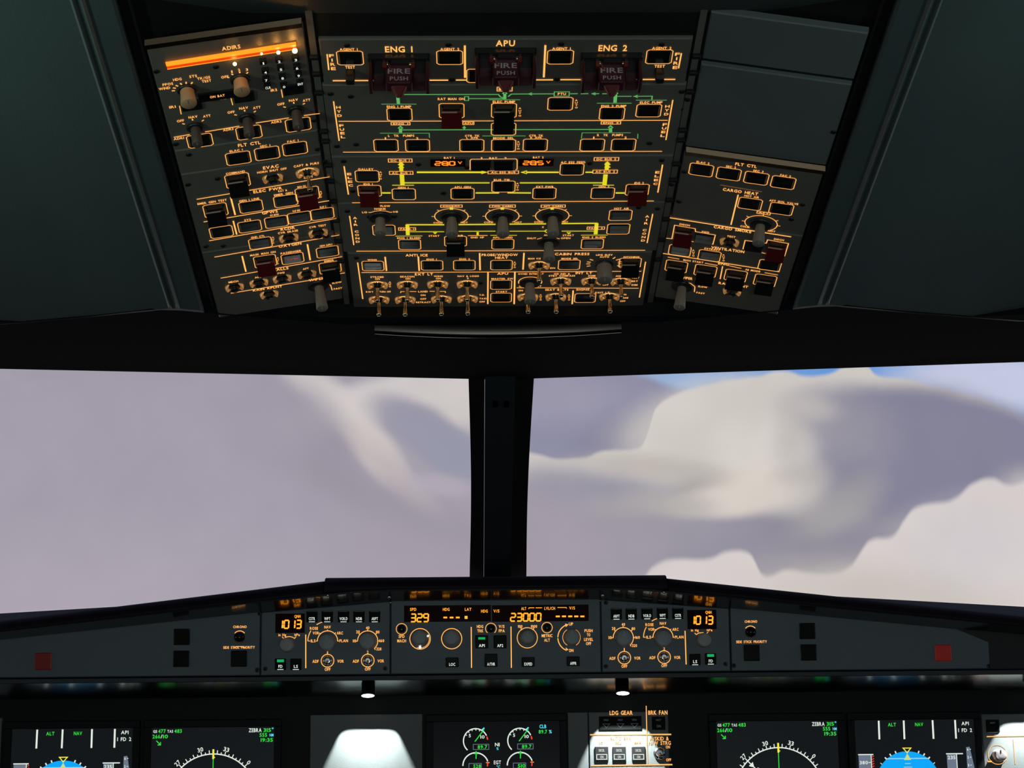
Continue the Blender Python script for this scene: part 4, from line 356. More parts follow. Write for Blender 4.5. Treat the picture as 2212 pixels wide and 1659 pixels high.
{"n":"overhead_evacuation_emergency_panel","lab":"left overhead panel marked EVAC, EMER ELEC PWR, GPWS and RCDR","cat":"panel","fr":"OL","o":[-74.0,-191.2],"pl":[[-72.0,-88.8],[72.0,-88.8],[72.0,88.8],[-72.0,88.8]],"m":"plate","L":[[0.75,"A",[[-26.9,74.3],[-6.8,74.3],[-4.6,72.1],[-4.6,48.5],[-6.8,46.3],[-26.9,46.3],[-29.1,48.5],[-29.1,72.1],[-26.9,74.3]]],[1.3,"A",[[-62.6,33.3],[77.6,39.5]]],[0.75,"A",[[-56.1,17.7],[-36.1,17.7],[-33.9,15.5],[-33.9,-8.1],[-36.1,-10.3],[-56.1,-10.3],[-58.4,-8.1],[-58.4,15.5],[-56.1,17.7]]],[1.73,"A",[[-27.6,26.8],[-27.1,-13.3]]],[0.75,"A",[[-18.9,12.2],[1.2,12.2],[3.4,10.0],[3.4,-10.1],[1.2,-12.3],[-18.9,-12.3],[-21.1,-10.1],[-21.1,10.0],[-18.9,12.2]]],[0.75,"A",[[18.1,13.5],[38.1,13.5],[40.4,11.3],[40.4,-8.8],[38.1,-11.0],[18.1,-11.0],[15.9,-8.8],[15.9,11.3],[18.1,13.5]]],[0.75,"A",[[41.9,23.8],[62.0,23.8],[64.2,21.6],[64.2,-2.0],[62.0,-4.2],[41.9,-4.2],[39.6,-2.0],[39.6,21.6],[41.9,23.8]]],[1.3,"A",[[-61.5,-18.5],[78.6,-12.4]]],[0.75,"A",[[-55.6,-34.9],[-35.6,-34.9],[-33.4,-37.1],[-33.4,-57.2],[-35.6,-59.4],[-55.6,-59.4],[-57.9,-57.2],[-57.9,-37.1],[-55.6,-34.9]]],[0.75,"A",[[-24.8,-32.0],[-4.6,-32.0],[-2.4,-34.2],[-2.4,-54.3],[-4.6,-56.5],[-24.8,-56.5],[-26.9,-54.3],[-26.9,-34.2],[-24.8,-32.0]]],[0.75,"A",[[4.4,-30.7],[24.4,-30.7],[26.6,-32.9],[26.6,-53.0],[24.4,-55.2],[4.4,-55.2],[2.2,-53.0],[2.2,-32.9],[4.4,-30.7]]],[0.75,"A",[[29.4,-28.7],[49.5,-28.7],[51.8,-30.9],[51.8,-51.0],[49.5,-53.2],[29.4,-53.2],[27.2,-51.0],[27.2,-30.9],[29.4,-28.7]]],[0.75,"A",[[54.5,-28.3],[74.6,-28.3],[76.8,-30.5],[76.8,-50.6],[74.6,-52.8],[54.5,-52.8],[52.3,-50.6],[52.3,-30.5],[54.5,-28.3]]],[1.58,"A",[[-30.6,-26.2],[-30.2,-58.4]]],[1.3,"A",[[-60.8,-63.4],[78.9,-55.7]]],[0.75,"A",[[-17.2,-74.7],[3.0,-74.7],[5.2,-76.9],[5.2,-97.0],[3.0,-99.2],[-17.2,-99.2],[-19.4,-97.0],[-19.4,-76.9],[-17.2,-74.7]]]],"T":[["EVAC",19.3,78.5,16.2,6,"A"],["HORN SHUT OFF",19.7,70.7,30.5,4.3,"A"],["COMMAND",-17.3,77.7,19.6,4,"A"],["CAPT & PURS",55.4,72.3,26.1,4.3,"A"],["CAPT",55.6,45.2,9.8,4,"A"],["EMER ELEC PWR",2.9,31.0,47.6,6,"A"],["EMER GEN TEST",-47.6,22.9,30.7,4.3,"A"],["GEN 1 LINE",-9.4,15.4,21.2,4.3,"A"],["RAT &",26.9,24.6,9.3,4,"A"],["EMER GEN",27.1,17.0,20.0,4.3,"A"],["MAN ON",47.1,27.3,8.7,4,"A"],["A",66.1,10.1,2.6,2.9,"A"],["U",65.8,6.1,2.6,2.9,"A"],["T",65.6,2.2,2.6,2.9,"A"],["O",65.3,-1.8,2.6,2.9,"A"],["GPWS",9.5,-18.6,16.8,6,"A"],["TERR",-45.9,-30.1,10.0,4.3,"A"],["SYS",-15.4,-28.7,7.1,4.3,"A"],["G/S MODE",13.7,-26.4,9.3,4,"A"],["FLAP MODE",38.3,-24.3,9.5,4,"A"],["LDG FLAP 3",63.7,-24.8,11.7,4,"A"],["RCDR",25.1,-62.1,15.6,6,"A"],["CVR ERASE",24.7,-70.0,22.1,4.3,"A"],["CVR TEST",57.5,-67.4,18.6,4.3,"A"],["GND CTL",-8.4,-70.9,15.0,4.3,"A"],["A",7.6,-77.7,2.6,2.9,"A"],["U",7.2,-82.2,2.6,2.9,"A"],["T",6.8,-86.7,2.6,2.9,"A"],["O",6.4,-91.2,2.6,2.9,"A"]],"B":[["b",-16.8,60.3],["b",-46.1,3.7],["k",-8.8,-0.1],["k",28.1,1.2],["r",51.9,9.8],["k",-45.6,-47.1],["k",-14.7,-44.2],["k",14.4,-43.0],["k",39.5,-41.0],["k",64.6,-40.5],["k",-7.1,-87.0]],"K":[["call",19.1,55.3],["tog",55.4,56.1,8],["call",24.5,-83.0],["call",57.0,-82.3]],"S":[[65.7,-94.9],[-36.4,70.2],[-67.3,66.8],[74.5,72.9]]},
{"n":"overhead_oxygen_calls_panel","lab":"left overhead panel marked OXYGEN and CALLS with round eared call buttons","cat":"panel","fr":"OL","o":[-73.0,-366.8],"pl":[[-73.0,-85.2],[73.0,-85.2],[73.0,85.2],[-73.0,85.2]],"m":"plate","L":[[1.3,"A",[[-60.7,71.8],[60.1,78.5]]],[1.3,"A",[[69.6,79.5],[78.6,79.8]]],[0.75,"A",[[-17.1,57.4],[3.0,57.4],[5.2,55.2],[5.2,31.6],[3.0,29.4],[-17.1,29.4],[-19.2,31.6],[-19.2,55.2],[-17.1,57.4]]],[0.75,"A",[[13.4,52.1],[33.5,52.1],[35.8,49.9],[35.8,29.8],[33.5,27.6],[13.4,27.6],[11.2,29.8],[11.2,49.9],[13.4,52.1]]],[1.73,"A",[[-30.8,64.2],[-30.5,24.6]]],[1.73,"A",[[42.4,69.1],[42.7,29.1]]],[0.75,"A",[[53.2,55.4],[73.3,55.4],[75.5,53.2],[75.5,33.1],[73.3,30.9],[53.2,30.9],[51.0,33.1],[51.0,53.2],[53.2,55.4]]],[1.3,"A",[[-59.8,17.8],[78.8,25.8]]],[0.75,"A",[[53.6,16.8],[73.6,16.8],[75.8,14.6],[75.8,-9.0],[73.6,-11.2],[53.6,-11.2],[51.4,-9.0],[51.4,14.6],[53.6,16.8]]],[1.3,"A",[[69.9,-16.8],[79.3,-16.6]]],[1.3,"A",[[-53.0,-24.4],[46.4,-21.9]]],[1.0,"A",[[47.3,-32.9],[55.9,-35.9],[61.3,-43.2],[62.2,-57.2]]]],"T":[["OXYGEN",23.4,73.9,25.1,6,"A"],["MASK MAN ON",-7.8,62.7,28.4,4.3,"A"],["A",7.3,46.8,2.6,2.9,"A"],["U",6.9,42.1,2.6,2.9,"A"],["T",6.4,37.3,2.6,2.9,"A"],["O",6.0,32.6,2.6,2.9,"A"],["PASSENGER",23.0,56.1,23.1,4.3,"A"],["CREW SUPPLY",62.7,59.8,14.4,4,"A"],["CALLS",7.9,17.8,18.4,6,"A"],["MECH",-46.9,4.1,11.0,4.3,"A"],["ALL",-18.8,6.2,7.2,4.3,"A"],["FWD",7.9,7.9,8.0,4.3,"A"],["AFT",36.2,9.3,6.9,4.3,"A"],["EMER",63.6,20.4,11.0,4.3,"A"],["WIPER",46.4,-21.9,18.2,6,"A"],["SLOW",68.8,-38.6,11.0,4.3,"A"],["FAST",69.1,-54.7,10.0,4.3,"A"],["RAIN RPLNT",-10.7,-26.0,33.9,5.5,"A"]],"B":[["r",-7.0,43.4],["k",23.5,39.9,"SYS ON"],["k",63.3,43.1],["b",63.6,2.8]],"K":[["call",-47.1,-9.1],["call",-18.9,-7.0],["call",7.9,-5.3],["call",36.4,-3.8],["knob",47.5,-38.4,27],["call",-10.2,-41.0]],"S":[[-48.4,95.0],[-66.6,99.9]]},
{"n":"overhead_blank_panel","lab":"blank grey overhead panel at the upper right, aft of the slanted black slot","cat":"panel","fr":"OR","o":[74.0,120.0],"pl":[[-72.0,-40.0],[72.0,-40.0],[72.0,40.0],[-72.0,40.0]],"m":"blank","g":"blank overhead panels"},
{"n":"overhead_blank_panel","lab":"larger blank grey overhead panel between the black slot and right FLT CTL","cat":"panel","fr":"OR","o":[74.0,-9.0],"pl":[[-72.0,-79.0],[72.0,-79.0],[72.0,79.0],[-72.0,79.0]],"m":"blank","S":[[-83.6,-7.5],[68.8,-11.2],[-78.5,11.8]],"g":"blank overhead panels"},
{"n":"overhead_cargo_heat_panel","lab":"right overhead panel marked FLT CTL and CARGO HEAT","cat":"panel","fr":"OR","o":[74.0,-174.5],"pl":[[-72.0,-71.5],[72.0,-71.5],[72.0,71.5],[-72.0,71.5]],"m":"plate","L":[[0.75,"A",[[-61.1,54.4],[-41.1,54.4],[-38.9,52.2],[-38.9,32.1],[-41.1,29.9],[-61.1,29.9],[-63.4,32.1],[-63.4,52.2],[-61.1,54.4]]],[0.75,"A",[[-32.4,54.0],[-12.3,54.0],[-10.1,51.8],[-10.1,31.7],[-12.3,29.5],[-32.4,29.5],[-34.6,31.7],[-34.6,51.8],[-32.4,54.0]]],[0.75,"A",[[-3.5,53.1],[16.7,53.1],[18.9,50.9],[18.9,30.8],[16.7,28.6],[-3.5,28.6],[-5.7,30.8],[-5.7,50.9],[-3.5,53.1]]],[0.75,"A",[[24.8,51.9],[44.9,51.9],[47.1,49.7],[47.1,29.6],[44.9,27.4],[24.8,27.4],[22.6,29.6],[22.6,49.7],[24.8,51.9]]],[0.7,"D",[[-28.4,16.0],[16.1,13.8]]],[0.75,"A",[[-3.0,-3.9],[17.2,-3.9],[19.4,-6.1],[19.4,-26.2],[17.2,-28.4],[-3.0,-28.4],[-5.2,-26.2],[-5.2,-6.1],[-3.0,-3.9]]],[0.75,"A",[[30.7,-5.4],[50.8,-5.4],[53.0,-7.6],[53.0,-27.7],[50.8,-29.9],[30.7,-29.9],[28.5,-27.7],[28.5,-7.6],[30.7,-5.4]]],[1.44,"A",[[-7.5,0.1],[-7.2,-69.2]]],[0.8,"A",[[16.7,-34.8],[30.8,-34.8],[30.8,-29.8],[16.7,-29.8],[16.7,-34.8]]],[0.9,"A",[[34.87,-70.19],[37.13,-68.08],[38.99,-65.6],[40.37,-62.83],[41.25,-59.87],[41.6,-56.79],[41.39,-53.71],[40.65,-50.7],[39.38,-47.88],[37.64,-45.32],[35.48,-43.11],[32.96,-41.31],[30.17,-39.99],[27.18,-39.17],[24.1,-38.9],[21.02,-39.17],[18.03,-39.99],[15.24,-41.31],[12.72,-43.11],[10.56,-45.32],[8.82,-47.88],[7.55,-50.7],[6.81,-53.71],[6.6,-56.79],[6.95,-59.87],[7.83,-62.83],[9.21,-65.6],[11.07,-68.08],[13.33,-70.19]]],[0.8,"A",[[41.6,-56.4],[45.1,-56.4]]],[0.8,"A",[[38.44,-46.36],[41.3,-44.35]]],[0.8,"A",[[24.1,-38.9],[24.1,-35.4]]],[0.8,"A",[[9.76,-46.36],[6.9,-44.35]]],[0.8,"A",[[6.6,-56.4],[3.1,-56.4]]]],"T":[["FLT CTL",-7.0,65.2,22.2,6,"A"],["ELAC 2",-50.9,57.9,13.4,4,"A"],["SEC 2",-21.7,57.2,10.4,4,"A"],["SEC 3",6.8,56.3,10.6,4,"A"],["FAC 2",35.3,54.7,11.1,4,"A"],["CARGO HEAT",-5.9,7.7,37.3,6,"A"],["HOT AIR",6.9,0.4,15.7,4,"A"],["AFT ISOL VALVE",41.3,-2.1,30.7,4,"A"],["AFT",23.8,-32.2,11.3,3.1,"A"],["COLD",7.9,-68.9,9.8,4,"A"],["HOT",37.5,-70.7,8.0,4,"A"]],"B":[["k",-51.1,42.1],["k",-22.4,41.8],["k",6.6,40.9],["k",34.9,39.6],["k",7.1,-16.1],["k",40.8,-17.6]],"K":[["knob",23.8,-57.7,21]],"S":[[-68.2,32.8],[54.3,-38.4],[-67.7,-33.4],[61.0,-2.2],[-78.3,1.9]]},
{"n":"overhead_cargo_smoke_panel","lab":"right overhead panel marked CARGO SMOKE and VENTILATION with guarded buttons","cat":"panel","fr":"OR","o":[73.0,-349.8],"pl":[[-73.0,-102.2],[73.0,-102.2],[73.0,102.2],[-73.0,102.2]],"m":"plate","L":[[1.7,"A",[[-72.9,102.4],[60.9,97.7]]],[1.0,"A",[[-72.7,52.9],[-66.3,53.6],[-66.3,86.7],[-43.3,85.3],[-42.4,78.6],[-20.1,77.0],[-20.4,54.3],[-44.3,53.9]]],[1.0,"A",[[38.6,50.1],[13.3,53.5],[13.1,74.4],[36.6,74.7],[36.9,83.1],[60.3,81.3],[60.2,49.8]]],[0.75,"A",[[-65.1,39.7],[-45.1,39.7],[-42.9,37.5],[-42.9,17.4],[-45.1,15.2],[-65.1,15.2],[-67.3,17.4],[-67.3,37.5],[-65.1,39.7]]],[0.75,"A",[[-31.3,37.6],[-11.1,37.6],[-8.9,35.4],[-8.9,15.3],[-11.1,13.1],[-31.3,13.1],[-33.5,15.3],[-33.5,35.4],[-31.3,37.6]]],[0.75,"A",[[37.2,34.4],[57.2,34.4],[59.5,32.2],[59.5,12.1],[57.2,9.9],[37.2,9.9],[35.0,12.1],[35.0,32.2],[37.2,34.4]]],[1.4,"A",[[-73.1,14.8],[60.1,10.0]]],[1.0,"A",[[-67.0,7.3],[-53.6,6.3]]],[1.0,"A",[[-24.4,5.3],[-9.8,4.0]]],[1.0,"A",[[3.1,7.3],[17.3,5.0]]],[1.0,"A",[[44.2,2.6],[59.4,1.5]]],[1.2,"A",[[-3.9,3.6],[-3.1,-29.4]]],[0.75,"A",[[-65.2,0.9],[-45.2,0.9],[-43.0,-1.3],[-43.0,-24.9],[-45.2,-27.1],[-65.2,-27.1],[-67.5,-24.9],[-67.5,-1.3],[-65.2,0.9]]],[0.75,"A",[[-31.8,0.1],[-11.6,0.1],[-9.4,-2.1],[-9.4,-25.7],[-11.6,-27.9],[-31.8,-27.9],[-34.0,-25.7],[-34.0,-2.1],[-31.8,0.1]]],[0.75,"A",[[3.1,-1.3],[23.2,-1.3],[25.4,-3.5],[25.4,-27.1],[23.2,-29.3],[3.1,-29.3],[0.9,-27.1],[0.9,-3.5],[3.1,-1.3]]],[0.75,"A",[[37.1,-2.8],[57.1,-2.8],[59.4,-5.0],[59.4,-28.6],[57.1,-30.8],[37.1,-30.8],[34.9,-28.6],[34.9,-5.0],[37.1,-2.8]]],[1.0,"A",[[-44.1,-49.8],[-35.3,-51.2],[-29.4,-58.5],[-28.6,-72.6]]]],"T":[["CARGO SMOKE",-3.3,96.3,41.4,6,"A"],["DISCH",-55.5,91.0,11.4,4,"A"],["FWD",-31.4,80.5,8.2,4,"A"],["TEST",-2.7,78.6,9.3,4,"A"],["DISCH",48.9,87.4,11.0,4,"A"],["VENTILATION",-2.9,46.6,37.1,6,"A"],["EXTRACT",-19.9,41.7,17.3,4,"A"],["A",-40.3,33.2,2.6,2.9,"A"],["U",-39.8,28.7,2.6,2.9,"A"],["T",-39.4,24.2,2.6,2.9,"A"],["O",-38.9,19.7,2.6,2.9,"A"],["A",-6.1,32.2,2.6,2.9,"A"],["U",-5.6,27.5,2.6,2.9,"A"],["T",-5.0,22.9,2.6,2.9,"A"],["O",-4.5,18.2,2.6,2.9,"A"],["MAN START",-37.6,6.0,22.8,4,"A"],["ENG",-3.5,9.8,12.2,5,"A"],["N1 MODE",30.7,3.8,16.5,4,"A"],["RAIN RPLNT",13.4,-39.6,34.2,5.5,"A"],["WIPER",-40.8,-38.9,13.4,6,"A"],["SLOW",-20.6,-55.9,10.8,4,"A"],["FAST",-21.3,-73.1,9.9,4,"A"]],"B":[["r",-55.1,74.2],["k",-31.8,64.2],["k",24.4,61.2],["r",48.4,70.0],["k",-55.1,27.5],["k",-21.2,25.4],["k",47.2,22.1],["b",-55.2,-13.1],["b",-21.7,-13.9],["b",13.2,-15.3],["b",47.1,-16.8]],"K":[["call",-3.3,66.7],["call",13.8,-55.7],["knob",-44.0,-61.2,25]]},
{"n":"glareshield_side_panel","lab":"left glareshield panel with a dark red square light and CHRONO button","cat":"panel","fr":"FC","o":[-545.2,-53.0],"pl":[[-214.8,-45.0],[214.8,-45.0],[214.8,45.0],[-214.8,3.0]],"m":"fascia","L":[[1.0,"A",[[193.09,13.99],[191.99,15.09],[190.7,15.99],[189.28,16.66],[187.76,17.06],[186.2,17.2],[184.64,17.06],[183.12,16.66],[181.7,15.99],[180.41,15.09],[179.31,13.99]]],[0.8,"A",[[194.3,-6.78],[191.61,-5.53],[188.75,-4.76],[185.8,-4.5],[182.85,-4.76],[179.99,-5.53],[177.3,-6.78]]]],"T":[["CHRONO",186.4,22.9,18.9,3.4,"A"],["SIDE STICK PRIORITY",185.6,-5.7,44.2,3.6,"A"]],"K":[["round",186.2,8.2,7.5],["sq",185.8,-21.5,22.5,"k"],["sq",105.7,9.4,22.5,"k"],["sq",105.4,-21.1,22.5,"k"],["sq",-86.7,-22.8,23.5,"red"]],"S":[[211.3,-37.3]],"g":"outer glareshield panels"},
{"n":"glareshield_side_panel","lab":"right glareshield panel with a brighter red square light and CHRONO button","cat":"panel","fr":"FC","o":[512.8,-53.0],"pl":[[-182.2,-45.0],[182.2,-45.0],[182.2,-7.0],[137.2,12.0],[-182.2,45.0]],"m":"fascia","L":[[1.0,"A",[[-147.41,14.59],[-148.51,15.69],[-149.8,16.59],[-151.22,17.26],[-152.74,17.66],[-154.3,17.8],[-155.86,17.66],[-157.38,17.26],[-158.8,16.59],[-160.09,15.69],[-161.19,14.59]]]],"T":[["CHRONO",-153.1,24.1,17.7,3.4,"A"],["SIDE STICK PRIORITY",-153.1,-4.2,43.3,3.6,"A"]],"K":[["round",-154.3,8.8,7.5],["sq",-153.6,-20.0,22.5,"k"],["sq",-74.2,9.9,22.5,"k"],["sq",-73.4,-20.1,22.5,"k"],["sq",116.5,-22.4,23,"redb"]],"S":[[-179.1,-37.3],[180.8,-41.5]],"g":"outer glareshield panels"},
{"n":"instrument_control_panel","lab":"left glareshield panel reading 1013 with mode and range knobs","cat":"panel","fr":"FC","o":[-238.8,-47.0],"pl":[[-90.2,-51.0],[90.2,-51.0],[90.2,51.0],[-90.2,37.0]],"m":"fascia","L":[[0.9,"A",[[-60.8,2.4],[-58.5,-0.2],[-54.7,2.1],[-50.5,2.8],[-45.8,1.6],[-43.5,-0.0],[-41.3,2.5]]],[1.37,"A",[[-27.8,5.2],[-27.4,-41.4]]],[1.0,"A",[[16.9,-4.0],[16.68,-1.53],[16.04,0.86],[15.0,3.1],[13.58,5.13],[11.83,6.88],[9.8,8.3],[7.56,9.34],[5.17,9.98],[2.7,10.2],[0.23,9.98],[-2.16,9.34],[-4.4,8.3],[-6.43,6.88],[-8.18,5.13],[-9.6,3.1],[-10.64,0.86],[-11.28,-1.53],[-11.5,-4.0]]],[0.9,"A",[[-11.1,-3.8],[-13.4,-3.8]]],[0.9,"A",[[16.4,-4.1],[18.7,-4.1]]],[0.9,"A",[[2.7,9.8],[2.6,11.9]]],[0.9,"A",[[12.6,5.9],[14.37,7.67]]],[0.9,"A",[[-7.2,5.9],[-8.97,7.67]]],[1.0,"A",[[1.74,23.48],[-2.08,23.08],[-5.8,22.15],[-9.36,20.72],[-12.68,18.8]]],[1.0,"A",[[-20.62,10.57],[-22.42,7.19],[-23.73,3.58],[-24.53,-0.17],[-24.8,-4.0]]],[0.9,"A",[[-24.1,-3.7],[-21.8,-3.8]]],[1.0,"A",[[68.4,-15.05],[70.15,-13.17],[71.52,-11.01],[72.49,-8.63],[73.01,-6.12],[73.07,-3.55],[72.67,-1.02],[71.82,1.4],[70.54,3.63],[68.89,5.59],[66.92,7.22],[64.68,8.47],[62.25,9.3],[59.71,9.68],[57.15,9.59],[54.64,9.05],[52.27,8.06],[50.12,6.66],[48.26,4.9],[46.74,2.83],[45.62,0.53],[44.93,-1.95],[44.7,-4.5]]],[0.9,"A",[[72.9,-4.5],[75.4,-4.5]]],[0.9,"A",[[69.62,4.5],[71.54,6.11]]],[0.9,"A",[[58.9,9.5],[58.9,12.0]]],[0.9,"A",[[48.18,4.5],[46.26,6.11]]],[0.9,"A",[[44.9,-4.5],[42.4,-4.5]]],[0.9,"A",[[68.27,-14.9],[69.94,-16.76]]],[1.0,"A",[[-6.0,-31.4],[-5.78,-33.38],[-5.12,-35.26],[-4.06,-36.95],[-2.65,-38.36],[-0.96,-39.42],[0.92,-40.08],[2.9,-40.3],[4.88,-40.08],[6.76,-39.42],[8.45,-38.36],[9.86,-36.95],[10.92,-35.26],[11.58,-33.38],[11.8,-31.4],[11.58,-29.42],[10.92,-27.54],[9.86,-25.85],[8.45,-24.44],[6.76,-23.38],[4.88,-22.72],[2.9,-22.5],[0.92,-22.72],[-0.96,-23.38],[-2.65,-24.44],[-4.06,-25.85],[-5.12,-27.54],[-5.78,-29.42],[-6.0,-31.4]]],[1.0,"A",[[50.2,-31.7],[50.42,-33.68],[51.08,-35.56],[52.14,-37.25],[53.55,-38.66],[55.24,-39.72],[57.12,-40.38],[59.1,-40.6],[61.08,-40.38],[62.96,-39.72],[64.65,-38.66],[66.06,-37.25],[67.12,-35.56],[67.78,-33.68],[68.0,-31.7],[67.78,-29.72],[67.12,-27.84],[66.06,-26.15],[64.65,-24.74],[62.96,-23.68],[61.08,-23.02],[59.1,-22.8],[57.12,-23.02],[55.24,-23.68],[53.55,-24.74],[52.14,-26.15],[51.08,-27.84],[50.42,-29.72],[50.2,-31.7]]]],"T":[["QNH",-39.5,30.8,8.6,4.2,"O"],["in Hg",-60.6,5.2,10.8,3.6,"A"],["hPa",-39.8,5.2,7.5,3.6,"A"],["NAV",2.6,15.6,9.0,4.0,"A"],["ROSE",-16.4,13.9,11.3,4.0,"A"],["VOR",-13.7,7.4,8.6,4.0,"A"],["ARC",20.0,7.1,8.6,4.0,"A"],["ILS",-17.4,-3.5,6.7,4.0,"A"],["PLAN",25.4,-3.7,12.0,4.0,"A"],["10",40.6,-4.1,4.5,4.0,"A"],["20",45.3,8.5,4.9,4.0,"A"],["40",58.9,14.0,4.9,4.0,"A"],["80",73.0,8.0,4.9,4.0,"A"],["160",78.8,-4.2,6.6,4.0,"A"],["320",74.7,-15.6,6.9,4.0,"A"],["1",2.8,-19.8,2.2,4.0,"A"],["ADF",-13.8,-32.0,8.6,4.2,"A"],["VOR",21.1,-32.1,8.9,4.2,"A"],["OFF",3.0,-43.3,8.0,4.2,"A"],["2",59.0,-20.0,2.2,4.0,"A"],["ADF",42.4,-32.3,8.6,4.2,"A"],["VOR",77.3,-32.3,8.9,4.2,"A"],["OFF",59.1,-43.5,8.0,4.2,"A"]],"K":[["cap",-18.9,29.9,15.6,15.6,"CSTR",1],["cap",2.6,29.7,15.6,15.6,"WPT",1],["cap",25.3,29.5,15.6,15.6,"VOR.D",1],["cap",46.9,29.3,15.6,15.6,"NDB",1],["cap",69.0,29.1,15.6,15.6,"ARPT",1],["win",-49.8,21.2,41,27],["dig",-50.5,19.7,"1013",34.5,13],["fknob",-53.2,-9.3,10.2,18,"lt"],["cap",-62.3,-36.0,15.6,15.6,"FD",2],["cap",-40.8,-36.2,15.6,15.6,"LS",1],["fknob",2.6,-6.3,12,16,"dk"],["fknob",59.1,-5.2,12,16,"dk"],["stog",2.9,-31.4],["stog",59.1,-31.7]],"S":[[-95.0,-44.0],[-83.8,-41.8],[83.6,-42.9],[-92.6,35.2]],"g":"glareshield panels reading 1013"},
